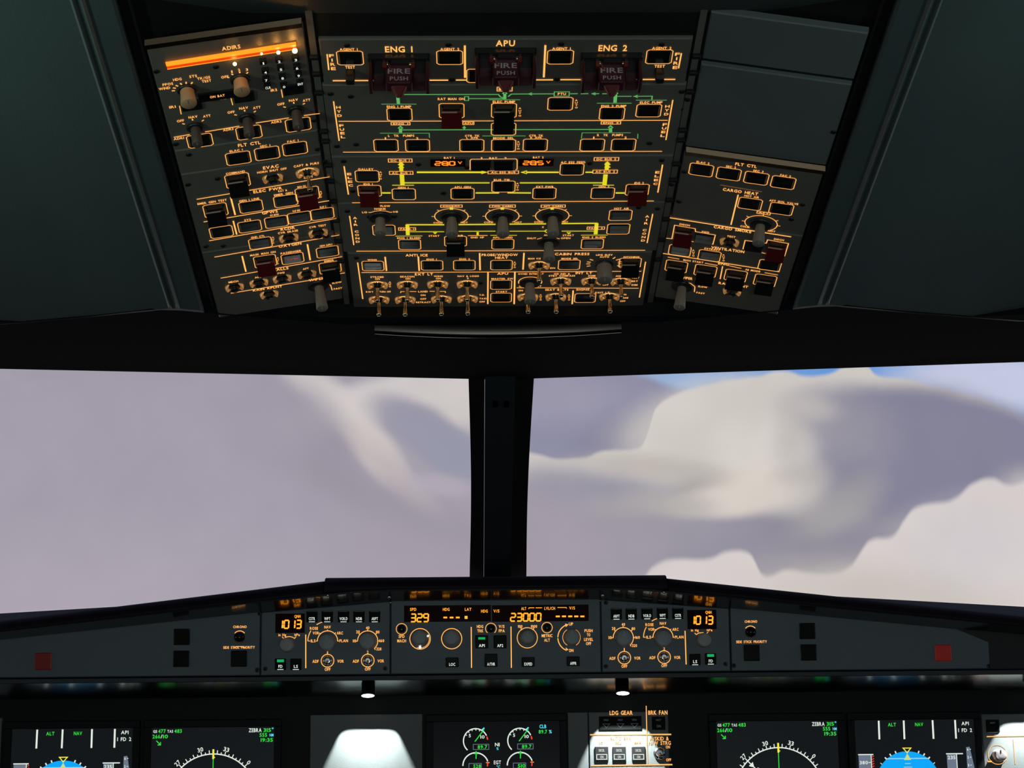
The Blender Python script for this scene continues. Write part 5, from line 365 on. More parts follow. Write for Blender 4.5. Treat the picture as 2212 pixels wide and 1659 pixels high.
{"n":"flight_control_unit","lab":"centre glareshield panel reading 329 and 23000 with four selector knobs","cat":"panel","fr":"FC","o":[0.0,-46.5],"pl":[[-147.3,-51.5],[147.3,-51.5],[147.3,51.5],[-147.3,51.5]],"m":"fascia","L":[[0.8,"A",[[-139.9,11.4],[-139.68,9.58],[-139.03,7.87],[-137.99,6.36],[-136.62,5.15],[-134.99,4.29],[-133.22,3.86],[-131.38,3.86],[-129.61,4.29],[-127.98,5.15],[-126.61,6.36],[-125.57,7.87],[-124.92,9.58],[-124.7,11.4],[-124.92,13.22],[-125.57,14.93],[-126.61,16.44],[-127.98,17.65],[-129.61,18.51],[-131.38,18.94],[-133.22,18.94],[-134.99,18.51],[-136.62,17.65],[-137.99,16.44],[-139.03,14.93],[-139.68,13.22],[-139.9,11.4]]],[1.0,"A",[[-120.8,-2.6],[-120.58,-5.1],[-119.93,-7.53],[-118.87,-9.8],[-117.43,-11.86],[-115.66,-13.63],[-113.6,-15.07],[-111.33,-16.13],[-108.9,-16.78],[-106.4,-17.0],[-103.9,-16.78],[-101.47,-16.13],[-99.2,-15.07],[-97.14,-13.63],[-95.37,-11.86],[-93.93,-9.8],[-92.87,-7.53],[-92.22,-5.1],[-92.0,-2.6],[-92.22,-0.1],[-92.87,2.33],[-93.93,4.6],[-95.37,6.66],[-97.14,8.43],[-99.2,9.87],[-101.47,10.93],[-103.9,11.58],[-106.4,11.8],[-108.9,11.58],[-111.33,10.93],[-113.6,9.87],[-115.66,8.43],[-117.43,6.66],[-118.87,4.6],[-119.93,2.33],[-120.58,-0.1],[-120.8,-2.6]]],[0.6,"A",[[-110.78,-14.63],[-109.5,-15.02],[-108.18,-15.28],[-106.85,-15.39],[-105.51,-15.37],[-104.18,-15.21],[-102.87,-14.9],[-101.61,-14.47],[-100.39,-13.9],[-99.24,-13.21],[-98.17,-12.41],[-97.19,-11.49],[-96.31,-10.48],[-95.54,-9.38],[-94.9,-8.21],[-94.37,-6.98],[-93.98,-5.7],[-93.72,-4.38],[-93.61,-3.05],[-93.63,-1.71],[-93.79,-0.38]]],[1.0,"A",[[-76.3,-2.8],[-76.08,-5.27],[-75.44,-7.66],[-74.4,-9.9],[-72.98,-11.93],[-71.23,-13.68],[-69.2,-15.1],[-66.96,-16.14],[-64.57,-16.78],[-62.1,-17.0],[-59.63,-16.78],[-57.24,-16.14],[-55.0,-15.1],[-52.97,-13.68],[-51.22,-11.93],[-49.8,-9.9],[-48.76,-7.66],[-48.12,-5.27],[-47.9,-2.8],[-48.12,-0.33],[-48.76,2.06],[-49.8,4.3],[-51.22,6.33],[-52.97,8.08],[-55.0,9.5],[-57.24,10.54],[-59.63,11.18],[-62.1,11.4],[-64.57,11.18],[-66.96,10.54],[-69.2,9.5],[-71.23,8.08],[-72.98,6.33],[-74.4,4.3],[-75.44,2.06],[-76.08,-0.33],[-76.3,-2.8]]],[1.3,"A",[[-34.6,13.4],[-34.5,-43.6]]],[0.8,"A",[[-2.01,4.98],[-1.08,5.91],[-0.32,7.0],[0.24,8.2],[0.58,9.48],[0.7,10.8],[0.58,12.12],[0.24,13.4],[-0.32,14.6],[-1.08,15.69],[-2.01,16.62],[-3.1,17.38],[-4.3,17.94],[-5.58,18.28],[-6.9,18.4],[-8.22,18.28],[-9.5,17.94],[-10.7,17.38],[-11.79,16.62],[-12.72,15.69],[-13.48,14.6],[-14.04,13.4],[-14.38,12.12],[-14.5,10.8],[-14.38,9.48],[-14.04,8.2],[-13.48,7.0],[-12.72,5.91],[-11.79,4.98]]],[0.9,"O",[[46.4,37.8],[46.9,39.4],[54.4,39.4]]],[0.9,"O",[[56.3,39.3],[65.3,39.3]]],[0.9,"O",[[87.0,39.5],[99.3,39.4],[99.9,38.0]]],[1.3,"A",[[21.3,13.4],[21.3,-44.1]]],[1.0,"A",[[34.8,12.0],[36.6,8.5]]],[1.0,"A",[[53.9,11.9],[52.0,8.4]]],[0.9,"A",[[29.9,-2.5],[30.12,-4.97],[30.76,-7.36],[31.8,-9.6],[33.22,-11.63],[34.97,-13.38],[37.0,-14.8],[39.24,-15.84],[41.63,-16.48],[44.1,-16.7],[46.57,-16.48],[48.96,-15.84],[51.2,-14.8],[53.23,-13.38],[54.98,-11.63],[56.4,-9.6],[57.44,-7.36],[58.08,-4.97],[58.3,-2.5],[58.08,-0.03],[57.44,2.36],[56.4,4.6],[54.98,6.63],[53.23,8.38],[51.2,9.8],[48.96,10.84],[46.57,11.48],[44.1,11.7],[41.63,11.48],[39.24,10.84],[37.0,9.8],[34.97,8.38],[33.22,6.63],[31.8,4.6],[30.76,2.36],[30.12,-0.03],[29.9,-2.5]]],[0.8,"A",[[64.6,11.5],[64.82,9.73],[65.45,8.06],[66.46,6.59],[67.8,5.41],[69.38,4.58],[71.11,4.15],[72.89,4.15],[74.62,4.58],[76.2,5.41],[77.54,6.59],[78.55,8.06],[79.18,9.73],[79.4,11.5],[79.18,13.27],[78.55,14.94],[77.54,16.41],[76.2,17.59],[74.62,18.42],[72.89,18.85],[71.11,18.85],[69.38,18.42],[67.8,17.59],[66.46,16.41],[65.45,14.94],[64.82,13.27],[64.6,11.5]]],[1.2,"A",[[99.01,15.0],[95.74,13.3],[92.86,11.01],[90.47,8.21],[88.66,5.01],[87.49,1.52],[87.01,-2.13]]],[1.2,"A",[[87.01,-3.47],[87.49,-7.12],[88.66,-10.61],[90.47,-13.81],[92.86,-16.61],[95.74,-18.9],[99.01,-20.6]]],[1.15,"A",[[97.5,16.2],[101.1,15.3],[98.4,12.7]]],[1.15,"A",[[98.0,-17.3],[101.0,-19.6],[97.0,-19.6]]],[0.6,"A",[[112.4,-13.34],[114.17,-12.1],[115.7,-10.57],[116.94,-8.8],[117.85,-6.84],[118.41,-4.75],[118.6,-2.6],[118.41,-0.45],[117.85,1.64],[116.94,3.6],[115.7,5.37],[114.17,6.9],[112.4,8.14]]],[0.6,"A",[[100.0,8.14],[98.23,6.9],[96.7,5.37],[95.46,3.6],[94.55,1.64],[93.99,-0.45],[93.8,-2.6],[93.99,-4.75],[94.55,-6.84],[95.46,-8.8],[96.7,-10.57],[98.23,-12.1],[100.0,-13.34]]]],"T":[["SPD",-116.0,38.7,8.9,4.2,"O"],["HDG",-69.6,38.3,9.4,4.2,"O"],["LAT",-38.8,38.1,9.2,4.2,"O"],["HDG",-15.9,35.4,9.4,4.2,"O"],["V/S",1.0,35.4,8.3,4.2,"O"],["SPD",-132.3,1.1,8.3,4.2,"A"],["MACH",-132.3,-5.1,12.2,4.2,"A"],["HDG",-22.2,14.0,9.0,4.2,"A"],["TRK",-21.8,7.9,8.5,4.2,"A"],["V/S",8.1,13.8,8.1,4.2,"A"],["FPA",8.3,7.7,8.3,4.2,"A"],["ALT",39.5,38.5,7.2,4.2,"O"],["LVL/CH",76.1,38.5,15.1,4.2,"O"],["V/S",107.6,38.7,8.1,4.2,"O"],["100",34.3,13.7,6.0,4.0,"A"],["1000",53.8,13.5,8.5,4.0,"A"],["METRIC",71.9,0.3,15.1,4.2,"A"],["ALT",71.8,-5.8,8.1,4.2,"A"],["UP",105.8,16.4,5.8,4.2,"A"],["DN",105.8,-20.6,5.8,4.2,"A"],["PUSH",130.4,6.8,11.3,4.2,"A"],["TO",130.3,1.0,4.7,4.2,"A"],["LEVEL",130.2,-5.4,12.7,4.2,"A"],["OFF",130.1,-11.2,7.2,4.2,"A"]],"K":[["win",-67.8,32.4,122,23],["dig",-107.0,26.7,"329",26.8,12.5],["dash",-70.9,26.8,5.2,2.2],["dash",-62.1,26.7,5.2,2.2],["dash",-53.4,26.7,5.2,2.2],["dash",-41.7,26.7,4,4],["fbut",-132.3,11.4,5.5],["fknob",-107.1,-1.4,10.8,20,"dk"],["fknob",-62.3,-1.8,11,16,"dk"],["cap",-61.5,-35.9,18,13,"LOC",0],["fbut",-6.9,10.8,5.5],["cap",-20.0,-7.8,18,18,"AP1",3],["cap",5.8,-8.0,18,18,"AP2",0],["cap",-7.1,-33.6,18,18,"A/THR",0],["win",62.8,31.8,136,23],["dig",42.2,26.3,"23000",44.8,12.5],["dash",87.3,27.0,5.6,2.2],["dash",96.0,27.0,5.6,2.2],["dash",104.8,26.9,5.6,2.2],["dash",113.3,26.8,5.6,2.2],["dash",121.9,26.7,5.6,2.2],["fknob",44.1,-2.3,9.8,18,"dk"],["fbut",72.0,11.5,5.5],["fknob",106.5,-2.4,11.6,15,"dk"],["cap",44.9,-36.4,18,13,"EXPED",0],["cap",107.9,-36.0,18,13,"APPR",0]],"H":[[-106.5,-14.5],[-95.2,1.3]]},
{"n":"instrument_control_panel","lab":"right glareshield panel reading 1013 with range and mode knobs","cat":"panel","fr":"FC","o":[238.8,-47.0],"pl":[[-90.2,-51.0],[90.2,-51.0],[90.2,37.0],[-90.2,51.0]],"m":"fascia","L":[[0.9,"A",[[41.0,2.7],[43.1,0.4],[47.1,2.7],[53.7,3.1]]],[0.9,"A",[[57.7,1.6],[59.9,3.7]]],[1.37,"A",[[27.5,5.8],[27.9,-41.1]]],[1.0,"A",[[10.5,-3.0],[10.28,-0.53],[9.64,1.86],[8.6,4.1],[7.18,6.13],[5.43,7.88],[3.4,9.3],[1.16,10.34],[-1.23,10.98],[-3.7,11.2],[-6.17,10.98],[-8.56,10.34],[-10.8,9.3],[-12.83,7.88],[-14.58,6.13],[-16.0,4.1],[-17.04,1.86],[-17.68,-0.53],[-17.9,-3.0]]],[0.9,"A",[[-17.7,-2.9],[-20.0,-2.8]]],[0.9,"A",[[10.0,-3.1],[12.3,-3.1]]],[0.9,"A",[[-3.4,10.9],[-3.4,12.9]]],[0.9,"A",[[6.2,6.9],[7.97,8.67]]],[0.9,"A",[[-13.6,6.9],[-15.37,8.67]]],[1.0,"A",[[-4.66,24.48],[-8.48,24.08],[-12.2,23.15],[-15.76,21.72],[-19.08,19.8]]],[1.0,"A",[[-27.02,11.57],[-28.82,8.19],[-30.13,4.58],[-30.93,0.83],[-31.2,-3.0]]],[0.9,"A",[[-30.7,-2.7],[-28.5,-2.8]]],[1.0,"A",[[-50.2,-13.55],[-48.45,-11.67],[-47.08,-9.51],[-46.11,-7.13],[-45.59,-4.62],[-45.53,-2.05],[-45.93,0.48],[-46.78,2.9],[-48.06,5.13],[-49.71,7.09],[-51.68,8.72],[-53.92,9.97],[-56.35,10.8],[-58.89,11.18],[-61.45,11.09],[-63.96,10.55],[-66.33,9.56],[-68.48,8.16],[-70.34,6.4],[-71.86,4.33],[-72.98,2.03],[-73.67,-0.45],[-73.9,-3.0]]],[0.9,"A",[[-45.7,-3.0],[-43.2,-3.0]]],[0.9,"A",[[-48.98,6.0],[-47.06,7.61]]],[0.9,"A",[[-59.7,11.0],[-59.7,13.5]]],[0.9,"A",[[-70.42,6.0],[-72.34,7.61]]],[0.9,"A",[[-73.7,-3.0],[-76.2,-3.0]]],[0.9,"A",[[-50.33,-13.4],[-48.66,-15.26]]],[1.0,"A",[[-67.7,-31.0],[-67.48,-32.98],[-66.82,-34.86],[-65.76,-36.55],[-64.35,-37.96],[-62.66,-39.02],[-60.78,-39.68],[-58.8,-39.9],[-56.82,-39.68],[-54.94,-39.02],[-53.25,-37.96],[-51.84,-36.55],[-50.78,-34.86],[-50.12,-32.98],[-49.9,-31.0],[-50.12,-29.02],[-50.78,-27.14],[-51.84,-25.45],[-53.25,-24.04],[-54.94,-22.98],[-56.82,-22.32],[-58.8,-22.1],[-60.78,-22.32],[-62.66,-22.98],[-64.35,-24.04],[-65.76,-25.45],[-66.82,-27.14],[-67.48,-29.02],[-67.7,-31.0]]],[1.0,"A",[[-11.7,-30.6],[-11.48,-32.58],[-10.82,-34.46],[-9.76,-36.15],[-8.35,-37.56],[-6.66,-38.62],[-4.78,-39.28],[-2.8,-39.5],[-0.82,-39.28],[1.06,-38.62],[2.75,-37.56],[4.16,-36.15],[5.22,-34.46],[5.88,-32.58],[6.1,-30.6],[5.88,-28.62],[5.22,-26.74],[4.16,-25.05],[2.75,-23.64],[1.06,-22.58],[-0.82,-21.92],[-2.8,-21.7],[-4.78,-21.92],[-6.66,-22.58],[-8.35,-23.64],[-9.76,-25.05],[-10.82,-26.74],[-11.48,-28.62],[-11.7,-30.6]]]],"T":[["QNH",61.1,31.5,8.7,4.2,"O"],["in Hg",41.3,6.7,10.8,3.6,"A"],["hPa",62.2,6.8,7.7,3.6,"A"],["NAV",-3.3,16.7,9.1,4.0,"A"],["ROSE",-22.5,15.0,11.3,4.0,"A"],["VOR",-20.0,8.4,8.7,4.0,"A"],["ARC",14.0,8.1,8.7,4.0,"A"],["ILS",-24.0,-2.5,6.8,4.0,"A"],["PLAN",19.1,-2.7,12.1,4.0,"A"],["10",-78.1,-2.6,4.5,4.0,"A"],["20",-73.1,10.1,4.9,4.0,"A"],["40",-59.3,15.6,4.9,4.0,"A"],["80",-45.3,9.6,4.9,4.0,"A"],["160",-39.7,-2.7,6.6,4.0,"A"],["320",-44.1,-14.1,7.0,4.0,"A"],["1",-58.6,-19.3,2.3,4.0,"A"],["ADF",-75.6,-31.6,8.7,4.2,"A"],["VOR",-40.5,-31.6,8.9,4.2,"A"],["OFF",-59.0,-42.8,8.1,4.2,"A"],["2",-2.5,-18.9,2.3,4.0,"A"],["ADF",-19.5,-31.2,8.7,4.2,"A"],["VOR",15.6,-31.2,9.0,4.2,"A"],["OFF",-3.0,-42.4,8.1,4.2,"A"]],"K":[["cap",-69.2,29.7,15.6,15.6,"ARPT",1],["cap",-48.2,29.8,15.6,15.6,"NDB",1],["cap",-26.0,30.0,15.6,15.6,"VOR.D",1],["cap",-4.2,30.3,15.6,15.6,"WPT",1],["cap",17.5,30.1,15.6,15.6,"CSTR",1],["win",51.6,21.4,41,27],["dig",50.6,20.5,"1013",34.5,13],["fknob",53.0,-7.7,10.2,18,"lt"],["cap",40.0,-34.7,15.6,15.6,"LS",1],["cap",62.0,-34.0,15.6,15.6,"FD",2],["fknob",-4.0,-5.3,12,16,"dk"],["fknob",-59.5,-3.7,12,16,"dk"],["stog",-58.8,-31.0],["stog",-2.8,-30.6]],"S":[[-84.9,-42.9],[83.2,-41.1],[94.9,-43.6],[-83.3,46.1]],"g":"glareshield panels reading 1013"},
{"n":"landing_gear_panel","lab":"panel marked LDG GEAR and AUTO BRK in the right white light pool","cat":"panel","fr":"MI","o":[186.6,-22.0],"pl":[[-56.4,-68.0],[56.4,-68.0],[56.4,68.0],[-56.4,68.0]],"m":"mip","L":[[1.15,"A",[[25.5,76.1],[25.5,-4.8]]],[1.8,"A",[[-54.6,36.4],[59.8,35.8]]],[1.8,"A",[[-54.1,-6.5],[60.3,-6.1]]]],"T":[["LDG GEAR",-10.2,66.8,32.5,6,"A"],["BRK FAN",41.8,66.7,27.1,6,"A"],["AUTO BRK",-11.9,30.9,30.5,5,"A"],["LO",-39.5,25.0,4.9,4,"A"],["MED",-14.8,24.9,8.5,4,"A"],["MAX",12.4,24.9,9.0,4,"A"],["A/SKID &",42.9,30.3,26.7,5.4,"A"],["N/W STRG",43.5,24.1,31.0,5.4,"A"],["ON",54.6,18.4,5.8,4,"A"],["OFF",55.2,0.6,7.1,4,"A"]],"K":[["bigk",-11.7,52.3,60,19],["bigk",42.4,51.5,19,19],["brk",-38.9,9.7,19,20],["brk",-14.2,9.5,19,20],["brk",13.0,9.2,19,20],["stog2",42.4,9.8]]},
{"n":"main_panel_side_unit","lab":"lit panel at the far lower right with a chrome-tipped round knob","cat":"panel","fr":"MI","o":[743.5,-26.0],"pl":[[-56.5,-64.0],[56.5,-64.0],[56.5,64.0],[-56.5,64.0]],"m":"mip","L":[[1.4,"A",[[-50.2,32.4],[25.9,33.1]]],[0.8,"A",[[-49.9,7.2],[-49.6,4.39],[-48.73,1.71],[-47.32,-0.74],[-45.43,-2.83],[-43.15,-4.49],[-40.57,-5.64],[-37.81,-6.23],[-34.99,-6.23],[-32.23,-5.64],[-29.65,-4.49],[-27.37,-2.83],[-25.48,-0.74],[-24.07,1.71],[-23.2,4.39],[-22.9,7.2],[-23.2,10.01],[-24.07,12.69],[-25.48,15.14],[-27.37,17.23],[-29.65,18.89],[-32.23,20.04],[-34.99,20.63],[-37.81,20.63],[-40.57,20.04],[-43.15,18.89],[-45.43,17.23],[-47.32,15.14],[-48.73,12.69],[-49.6,10.01],[-49.9,7.2]]],[1.0,"A",[[-13.0,28.0],[-12.2,-6.2]]],[2,"A",[[-51.1,-2.2],[-45.0,-2.3]]]],"K":[["bigk",-40.9,47.0,19,18],["fknob",-35.3,6.0,9,16,"cr"]]}
]
# ------------------------------------------------------------------ controls (all lengths in metres, z points out of the panel)
mm = .001
def mk_push(g=None):
    mb = MB(); mb.box(0,0,-.0006, .0205,.0205,.0040, 'cap', b=.0010); mb.box(0,0,.0014, .0175,.0006,.0001, 'screw')
    o = mb.build('push_button')
    if g:
        col = 'guard_red' if g == 'r' else 'guard_black'
        q = MB(); w = .0100; yo = -.001
        def slabx(poly, x0, x1, c):
            n = len(poly); vs = [(x0,y+yo,z) for y,z in poly]+[(x1,y+yo,z) for y,z in poly]
            q.add(vs, [tuple(range(n)), tuple(range(n,2*n))[::-1]]+[(i,i+n,(i+1)%n+n,(i+1)%n) for i in range(n)], c)
        ck = [(.010,.002),(.010,.0075),(-.0120,.0122),(-.0138,.002)]
        slabx(ck, -w, -w+.0014, col); slabx(ck, w-.0014, w, col)
        slabx([(.0105,.0080),(-.0120,.0132),(-.0140,.0120),(-.0140,.003),(-.0124,.003),(-.0124,.0108),(.0105,.0058)], -w, w, col)
        slabx([(.0122,.0005),(.0122,.0052),(-.010,.0060),(-.010,.0005)], -w+.0018, w-.0018, 'black')
        slabx([(.0108,.0072),(.0108,.0084),(.0100,.0084),(.0100,.0072)], -w, w*.55, 'edge')
        c = q.build('guard', o); tag(c, 'red flip-up guard' if g == 'r' else 'black flip-up guard')
    return o
def mk_test():
    mb = MB(); mb.box(0,0,0,.0085,.0085,.026,'guard_black',b=.0012); return mb.build('test_button')
def mk_call():
    mb = MB(); mb.lathe([(.0048,0),(.0048,.0052),(.0042,.006),(0,.006)], 'guard_black'); mb.lathe([(.0066,0),(.0066,.001),(.0052,.0012)],'screw')
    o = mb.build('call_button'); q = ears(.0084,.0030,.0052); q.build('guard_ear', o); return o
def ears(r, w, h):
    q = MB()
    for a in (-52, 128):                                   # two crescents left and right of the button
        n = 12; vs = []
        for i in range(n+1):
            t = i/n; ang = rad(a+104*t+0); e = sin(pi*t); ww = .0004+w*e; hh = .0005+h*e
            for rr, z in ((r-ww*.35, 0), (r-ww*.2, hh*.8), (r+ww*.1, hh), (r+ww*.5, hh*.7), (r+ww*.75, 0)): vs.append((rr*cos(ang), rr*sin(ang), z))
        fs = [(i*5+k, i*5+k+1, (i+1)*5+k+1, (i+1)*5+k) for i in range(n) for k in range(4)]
        q.add(vs, fs, 'gold_glow', True)
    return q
def mk_tog(tilt):
    mb = MB(); mb.lathe([(.0072,0),(.0070,.0012),(.0046,.0022),(.0042,.0040),(.0026,.0046)], 'chrome')
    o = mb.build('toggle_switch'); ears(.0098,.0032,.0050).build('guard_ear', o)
    q = MB(); q.lathe([(.0018,.002),(.0017,.008),(.0026,.0165),(.0030,.0195),(.0022,.0215),(0,.0220)], 'chrome', seg=18)
    c = q.build('lever', o); c.rotation_euler = (rad(tilt), 0, 0); return o
def mk_knob(r0, r1, h, m, skirt=.0125):
    mb = MB(); mb.lathe([(skirt,0),(skirt,.0022),(skirt*.9,.003),(r0,.0034)], 'skirt', seg=32)
    o = mb.build('rotary_knob'); q = MB()
    # a bar handle with rounded ends, wider at the tip
    n = 20; rings = []
    for z, r in ((.003,r0),(.006,r0),(h-.001,r1),(h,r1-.0008)):
        rings.append([(r*cos(2*pi*i/n), r*1.25*sin(2*pi*i/n), z) for i in range(n)])
    vs = [p for rg in rings for p in rg]; fs = [(k*n+i, k*n+(i+1)%n, (k+1)*n+(i+1)%n, (k+1)*n+i) for k in range(3) for i in range(n)]+[tuple(range(3*n,4*n))]
    q.add(vs, fs, m, True); q.add([(-.0006,r1*1.25-.002,h+.0001),(.0006,r1*1.25-.002,h+.0001),(.0006,0,h+.0001),(-.0006,0,h+.0001)], [(0,1,2,3)], 'Wd')
    q.build('grip', o); return o
def mk_fire(nm):
    mb = MB()
    mb.box(0,.0115,.0030,.058,.010,.006,'guard_black',b=.0015)
    mb.box(0,-.004,.002,.054,.026,.004,'guard_black',b=.001)
    o = mb.build('fire_handle')
    q = MB()
    for s in (-1,1): q.box(s*.0268,-.002,.0140,.0034,.026,.024,'fire_red',b=.0008)
    q.box(0,-.0145,.0120,.050,.0022,.020,'fire_red',b=.0006)
    for s in (-1,1): q.box(s*.0135,.008,.0075,.0045,.006,.009,'guard_red',b=.001)
    c = q.build('guard_cover', o); tag(c, 'dark red guard around the handle')
    q = MB(); q.box(0,-.003,.0140,.027,.018,.024,'fire_red',b=.002,top=.94); q.box(0,-.004,.0295,.018,.012,.013,'guard_red',b=.0025,top=.40)
    for s in (-1,1): q.lathe([(.0017,.004),(.0017,.0075),(.0010,.009),(0,.009)],'chrome',c=(s*.0108,.0085),seg=14)
    q.build('push_switch', o)
    q = MB(); q.glyphs('FIRE',0,.0035,.021,.0056,0,'Wf'); q.glyphs('PUSH',0,-.0045,.017,.0042,0,'Wf')
    c = q.build('lettering', o); c.location = (0,.0066,.0168); c.rotation_euler = (rad(-90),0,0); tag(c, 'dim FIRE PUSH lettering'); return o
def mk_fk(r, h, m):
    mb = MB(); mb.lathe([(r*1.04,0),(r*1.04,.002),(r,.0028),(r*.96,h-.0016),(r*.90,h-.0004),(r*.80,h),(r*.30,h+.0001),(0,h+.0001)], 'fknob_'+m, seg=56, fn=1, flute=.035)
    mb.box(0,r*.55,h+.0002,.0012,r*.5,.0004,'Wd'); return mb.build('selector_knob')
def mk_stog(r):
    mb = MB(); mb.lathe([(r,0),(r*.98,.002),(r*.6,.0036),(r*.45,.0036)],'steel',seg=28); o = mb.build('toggle_switch')
    q = MB(); q.lathe([(r*.26,.003),(r*.24,.010),(r*.42,.019),(r*.44,.022),(r*.30,.0245),(0,.025)],'steel',seg=20); c = q.build('lever', o); c.rotation_euler = (rad(16),0,0); return o
ZL = .0004
def build_panel(d):
    M4 = FR[d['fr']] @ Matrix.Translation((d['o'][0]*mm, d['o'][1]*mm, 0))
    e = empty(d['n'], M4, d['lab'], d['cat'], d.get('g'))
    m = d['m']; mb = MB(); mb.prism([(x*mm, y*mm) for x, y in d['pl']], -.007, 0, m, bev=.0012); mb.build('face_plate', e)
    q = MB()
    for w, c, pts in d.get('L', []): q.ribbon([(x*mm, y*mm) for x, y in pts], w*mm, .0014 if c == 'O' else ZL, c)
    for t, x, y, w, h, c, *zz in d.get('T', []): q.glyphs(t, x*mm, y*mm, w*mm, h*mm, zz[0]*mm if zz else .0014 if c == 'O' else ZL, c)
    for p in d.get('S', []): inst('screw','screw', lambda: MB().lathe([(.0030,0),(.0030,.0008),(.0024,.0012),(.0010,.0012),(.0008,.0004),(0,.0004)],'screw',seg=16).build('screw'), e, (p[0]*mm, p[1]*mm, 0))
    for b in d.get('B', []):
        k = b[0]; o = inst('push_'+k, 'push_button', lambda: mk_push(None if k == 'k' else k), e, (b[1]*mm, b[2]*mm, 0))
        if len(b) > 3: q.glyphs(b[3], b[1]*mm, (b[2]+5)*mm, .012, .003, .0036, 'r')
    scr = MB()
    for K in d.get('K', []):
        k, x, y = K[0], K[1]*mm, K[2]*mm; p = K[3:]; loc = (x, y, 0)
        if k == 'test': inst(k, 'test_button', mk_test, e, loc)
        elif k == 'call': inst(k, 'call_button', mk_call, e, loc)
        elif k == 'tog':
            inst('tog%d' % p[0], 'toggle_switch', lambda: mk_tog(p[0]), e, loc)
            q.ribbon([(x+.0086*cos(rad(a)), y+.0086*sin(rad(a))) for a in range(20, 161, 14)], .0017, ZL, 'A')
            q.ribbon([(x+.0080*cos(rad(a)), y+.0080*sin(rad(a))) for a in range(200, 341, 14)], .0011, ZL, 'A')
        elif k == 'knob': inst('knob%d' % p[0], 'rotary_knob', lambda: mk_knob(.0052,.0068,p[0]*mm+.004,'knob'), e, loc)
        elif k == 'knobt': inst('knobt%d' % p[0], 'rotary_knob', lambda: mk_knob(.0068,.0078,p[0]*mm,'knob_tan',.0095), e, loc)
        elif k == 'knobd': inst('knobd', 'rotary_knob', lambda: mk_knob(.0048,.0054,p[0]*mm,'knob_dark',.0085), e, loc)
        elif k == 'knobw': inst('knobw', 'rotary_knob', lambda: mk_knob(.0088,.0088,p[0]*mm,'knob',.0105), e, loc)
        elif k == 'block': MB().box(0,0,.001,p[0]*mm,p[1]*mm,.0026,'cap',b=.0008).build('status_light', e, loc)
        elif k == 'key':
            inst('key', 'keypad_key', lambda: MB().box(0,0,.002,.0068,.0068,.004,'guard_black',b=.001).build('keypad_key'), e, loc)
            q.glyphs(p[0], x, y, (.0024 if len(p[0]) == 1 else .0052), .0042, .0042, 'W')
        elif k == 'fire': inst('fire', 'fire_handle', lambda: mk_fire(p[0]), e, loc)
        elif k == 'volt':
            MB().box(0,0,.0002,.036,.015,.0012,'window_dark').build('display_window', e, loc)
            g = MB(); segs(g, p[0], -.003, 0, .022, .0095, .0010, 'volt', lean=0, sw=.0017); g.glyphs('V', .0125, .0015, .0045, .0055, .0010, 'volt'); g.build('digits', e, loc)
        elif k == 'round': MB().lathe([(p[0]*mm,0),(p[0]*mm,.005),(p[0]*.8*mm,.008),(p[0]*.4*mm,.0095),(0,.0098)],'gloss',seg=32).build('round_button', e, loc)
        elif k == 'fbut': inst('fbut%s' % p[0], 'round_button', lambda: MB().lathe([(p[0]*mm,0),(p[0]*mm,.0035),(p[0]*.85*mm,.0045),(0,.0045)],'cap',seg=28).build('round_button'), e, loc)
        elif k == 'sq':
            mt = {'k':'cap','red':'red_glass','redb':'red_glass_bright'}[p[1]]
            o = MB().box(0,0,.001,p[0]*mm,p[0]*mm,.005,mt,b=.0012).build('warning_light' if p[1] != 'k' else 'push_button', e, loc)
            if p[1] != 'k': tag(o, 'square red warning light')
            if p[1] == 'red': o.name = 'warning_light'
        elif k == 'cap':
            w, h, t, mode = p; w *= mm; h *= mm
            o = inst('cap%s_%s' % (w, h), 'push_button', lambda: MB().box(0,0,.002,w,h,.008,'gloss',b=.001).build('push_button'), e, loc)
            ty = y-(.0028 if h < .017 else .0052)
            q.glyphs(t, x, ty, (.0022*len(t) if len(t) > 3 else .0028*len(t)), .0042, .0062, 'W')
            if mode in (1, 2): q.ribbon([(x-.0042, y-.0072), (x+.0042, y-.0072)], .0009, .0061, 'W')
            if mode in (2, 3): q.ribbon([(x-.0048, y+.0048), (x+.0048, y+.0048)], .0038 if mode == 2 else .0032, .0062, 'gbar')
        elif k == 'win': MB().box(0,0,.0003,p[0]*mm,p[1]*mm,.0014,'window_dark').build('display_window', e, loc)
        elif k == 'dig':
            g = MB(); segs(g, p[0], 0, 0, p[1]*mm, p[2]*mm, .0014, 'seg'); g.build('digits', e, loc)
        elif k == 'dash': scr.box(x, y, .0013, p[0]*mm, p[1]*mm, .0003, 'seg')
        elif k == 'fknob': inst('fk%s%s%s' % tuple(p), 'selector_knob', lambda: mk_fk(p[0]*mm, p[1]*mm, p[2]), e, loc)
        elif k == 'stog': inst('stog', 'toggle_switch', lambda: mk_stog(.0066), e, loc)
        elif k == 'stog2': inst('stog2', 'toggle_switch', lambda: mk_stog(.0085), e, loc)
        elif k == 'bigk':
            w, h = p[0]*mm, p[1]*mm; MB().box(0,0,-.0014,w,h,.006,'gloss',b=.0008).build('annunciator', e, loc)
            n = max(1, round(w/.02))
            for i in range(n):
                cx = x-w/2+w*(i+.5)/n
                if w > .05 or n == 1: q.glyphs('UNLK' if w > .05 else 'HOT', cx, y+.0045, .007, .0026, .0019, 'Wd')
                if w > .05: q.ribbon([(cx-.005, y-.001), (cx+.005, y-.001), (cx, y-.0065), (cx-.005, y-.001)], .0006, .0019, 'Wd')
                elif d['n'] == 'landing_gear_panel': q.glyphs('ON', cx, y-.004, .006, .0036, .0019, 'Wd')
        elif k == 'brk':
            w, h = p[0]*mm, p[1]*mm
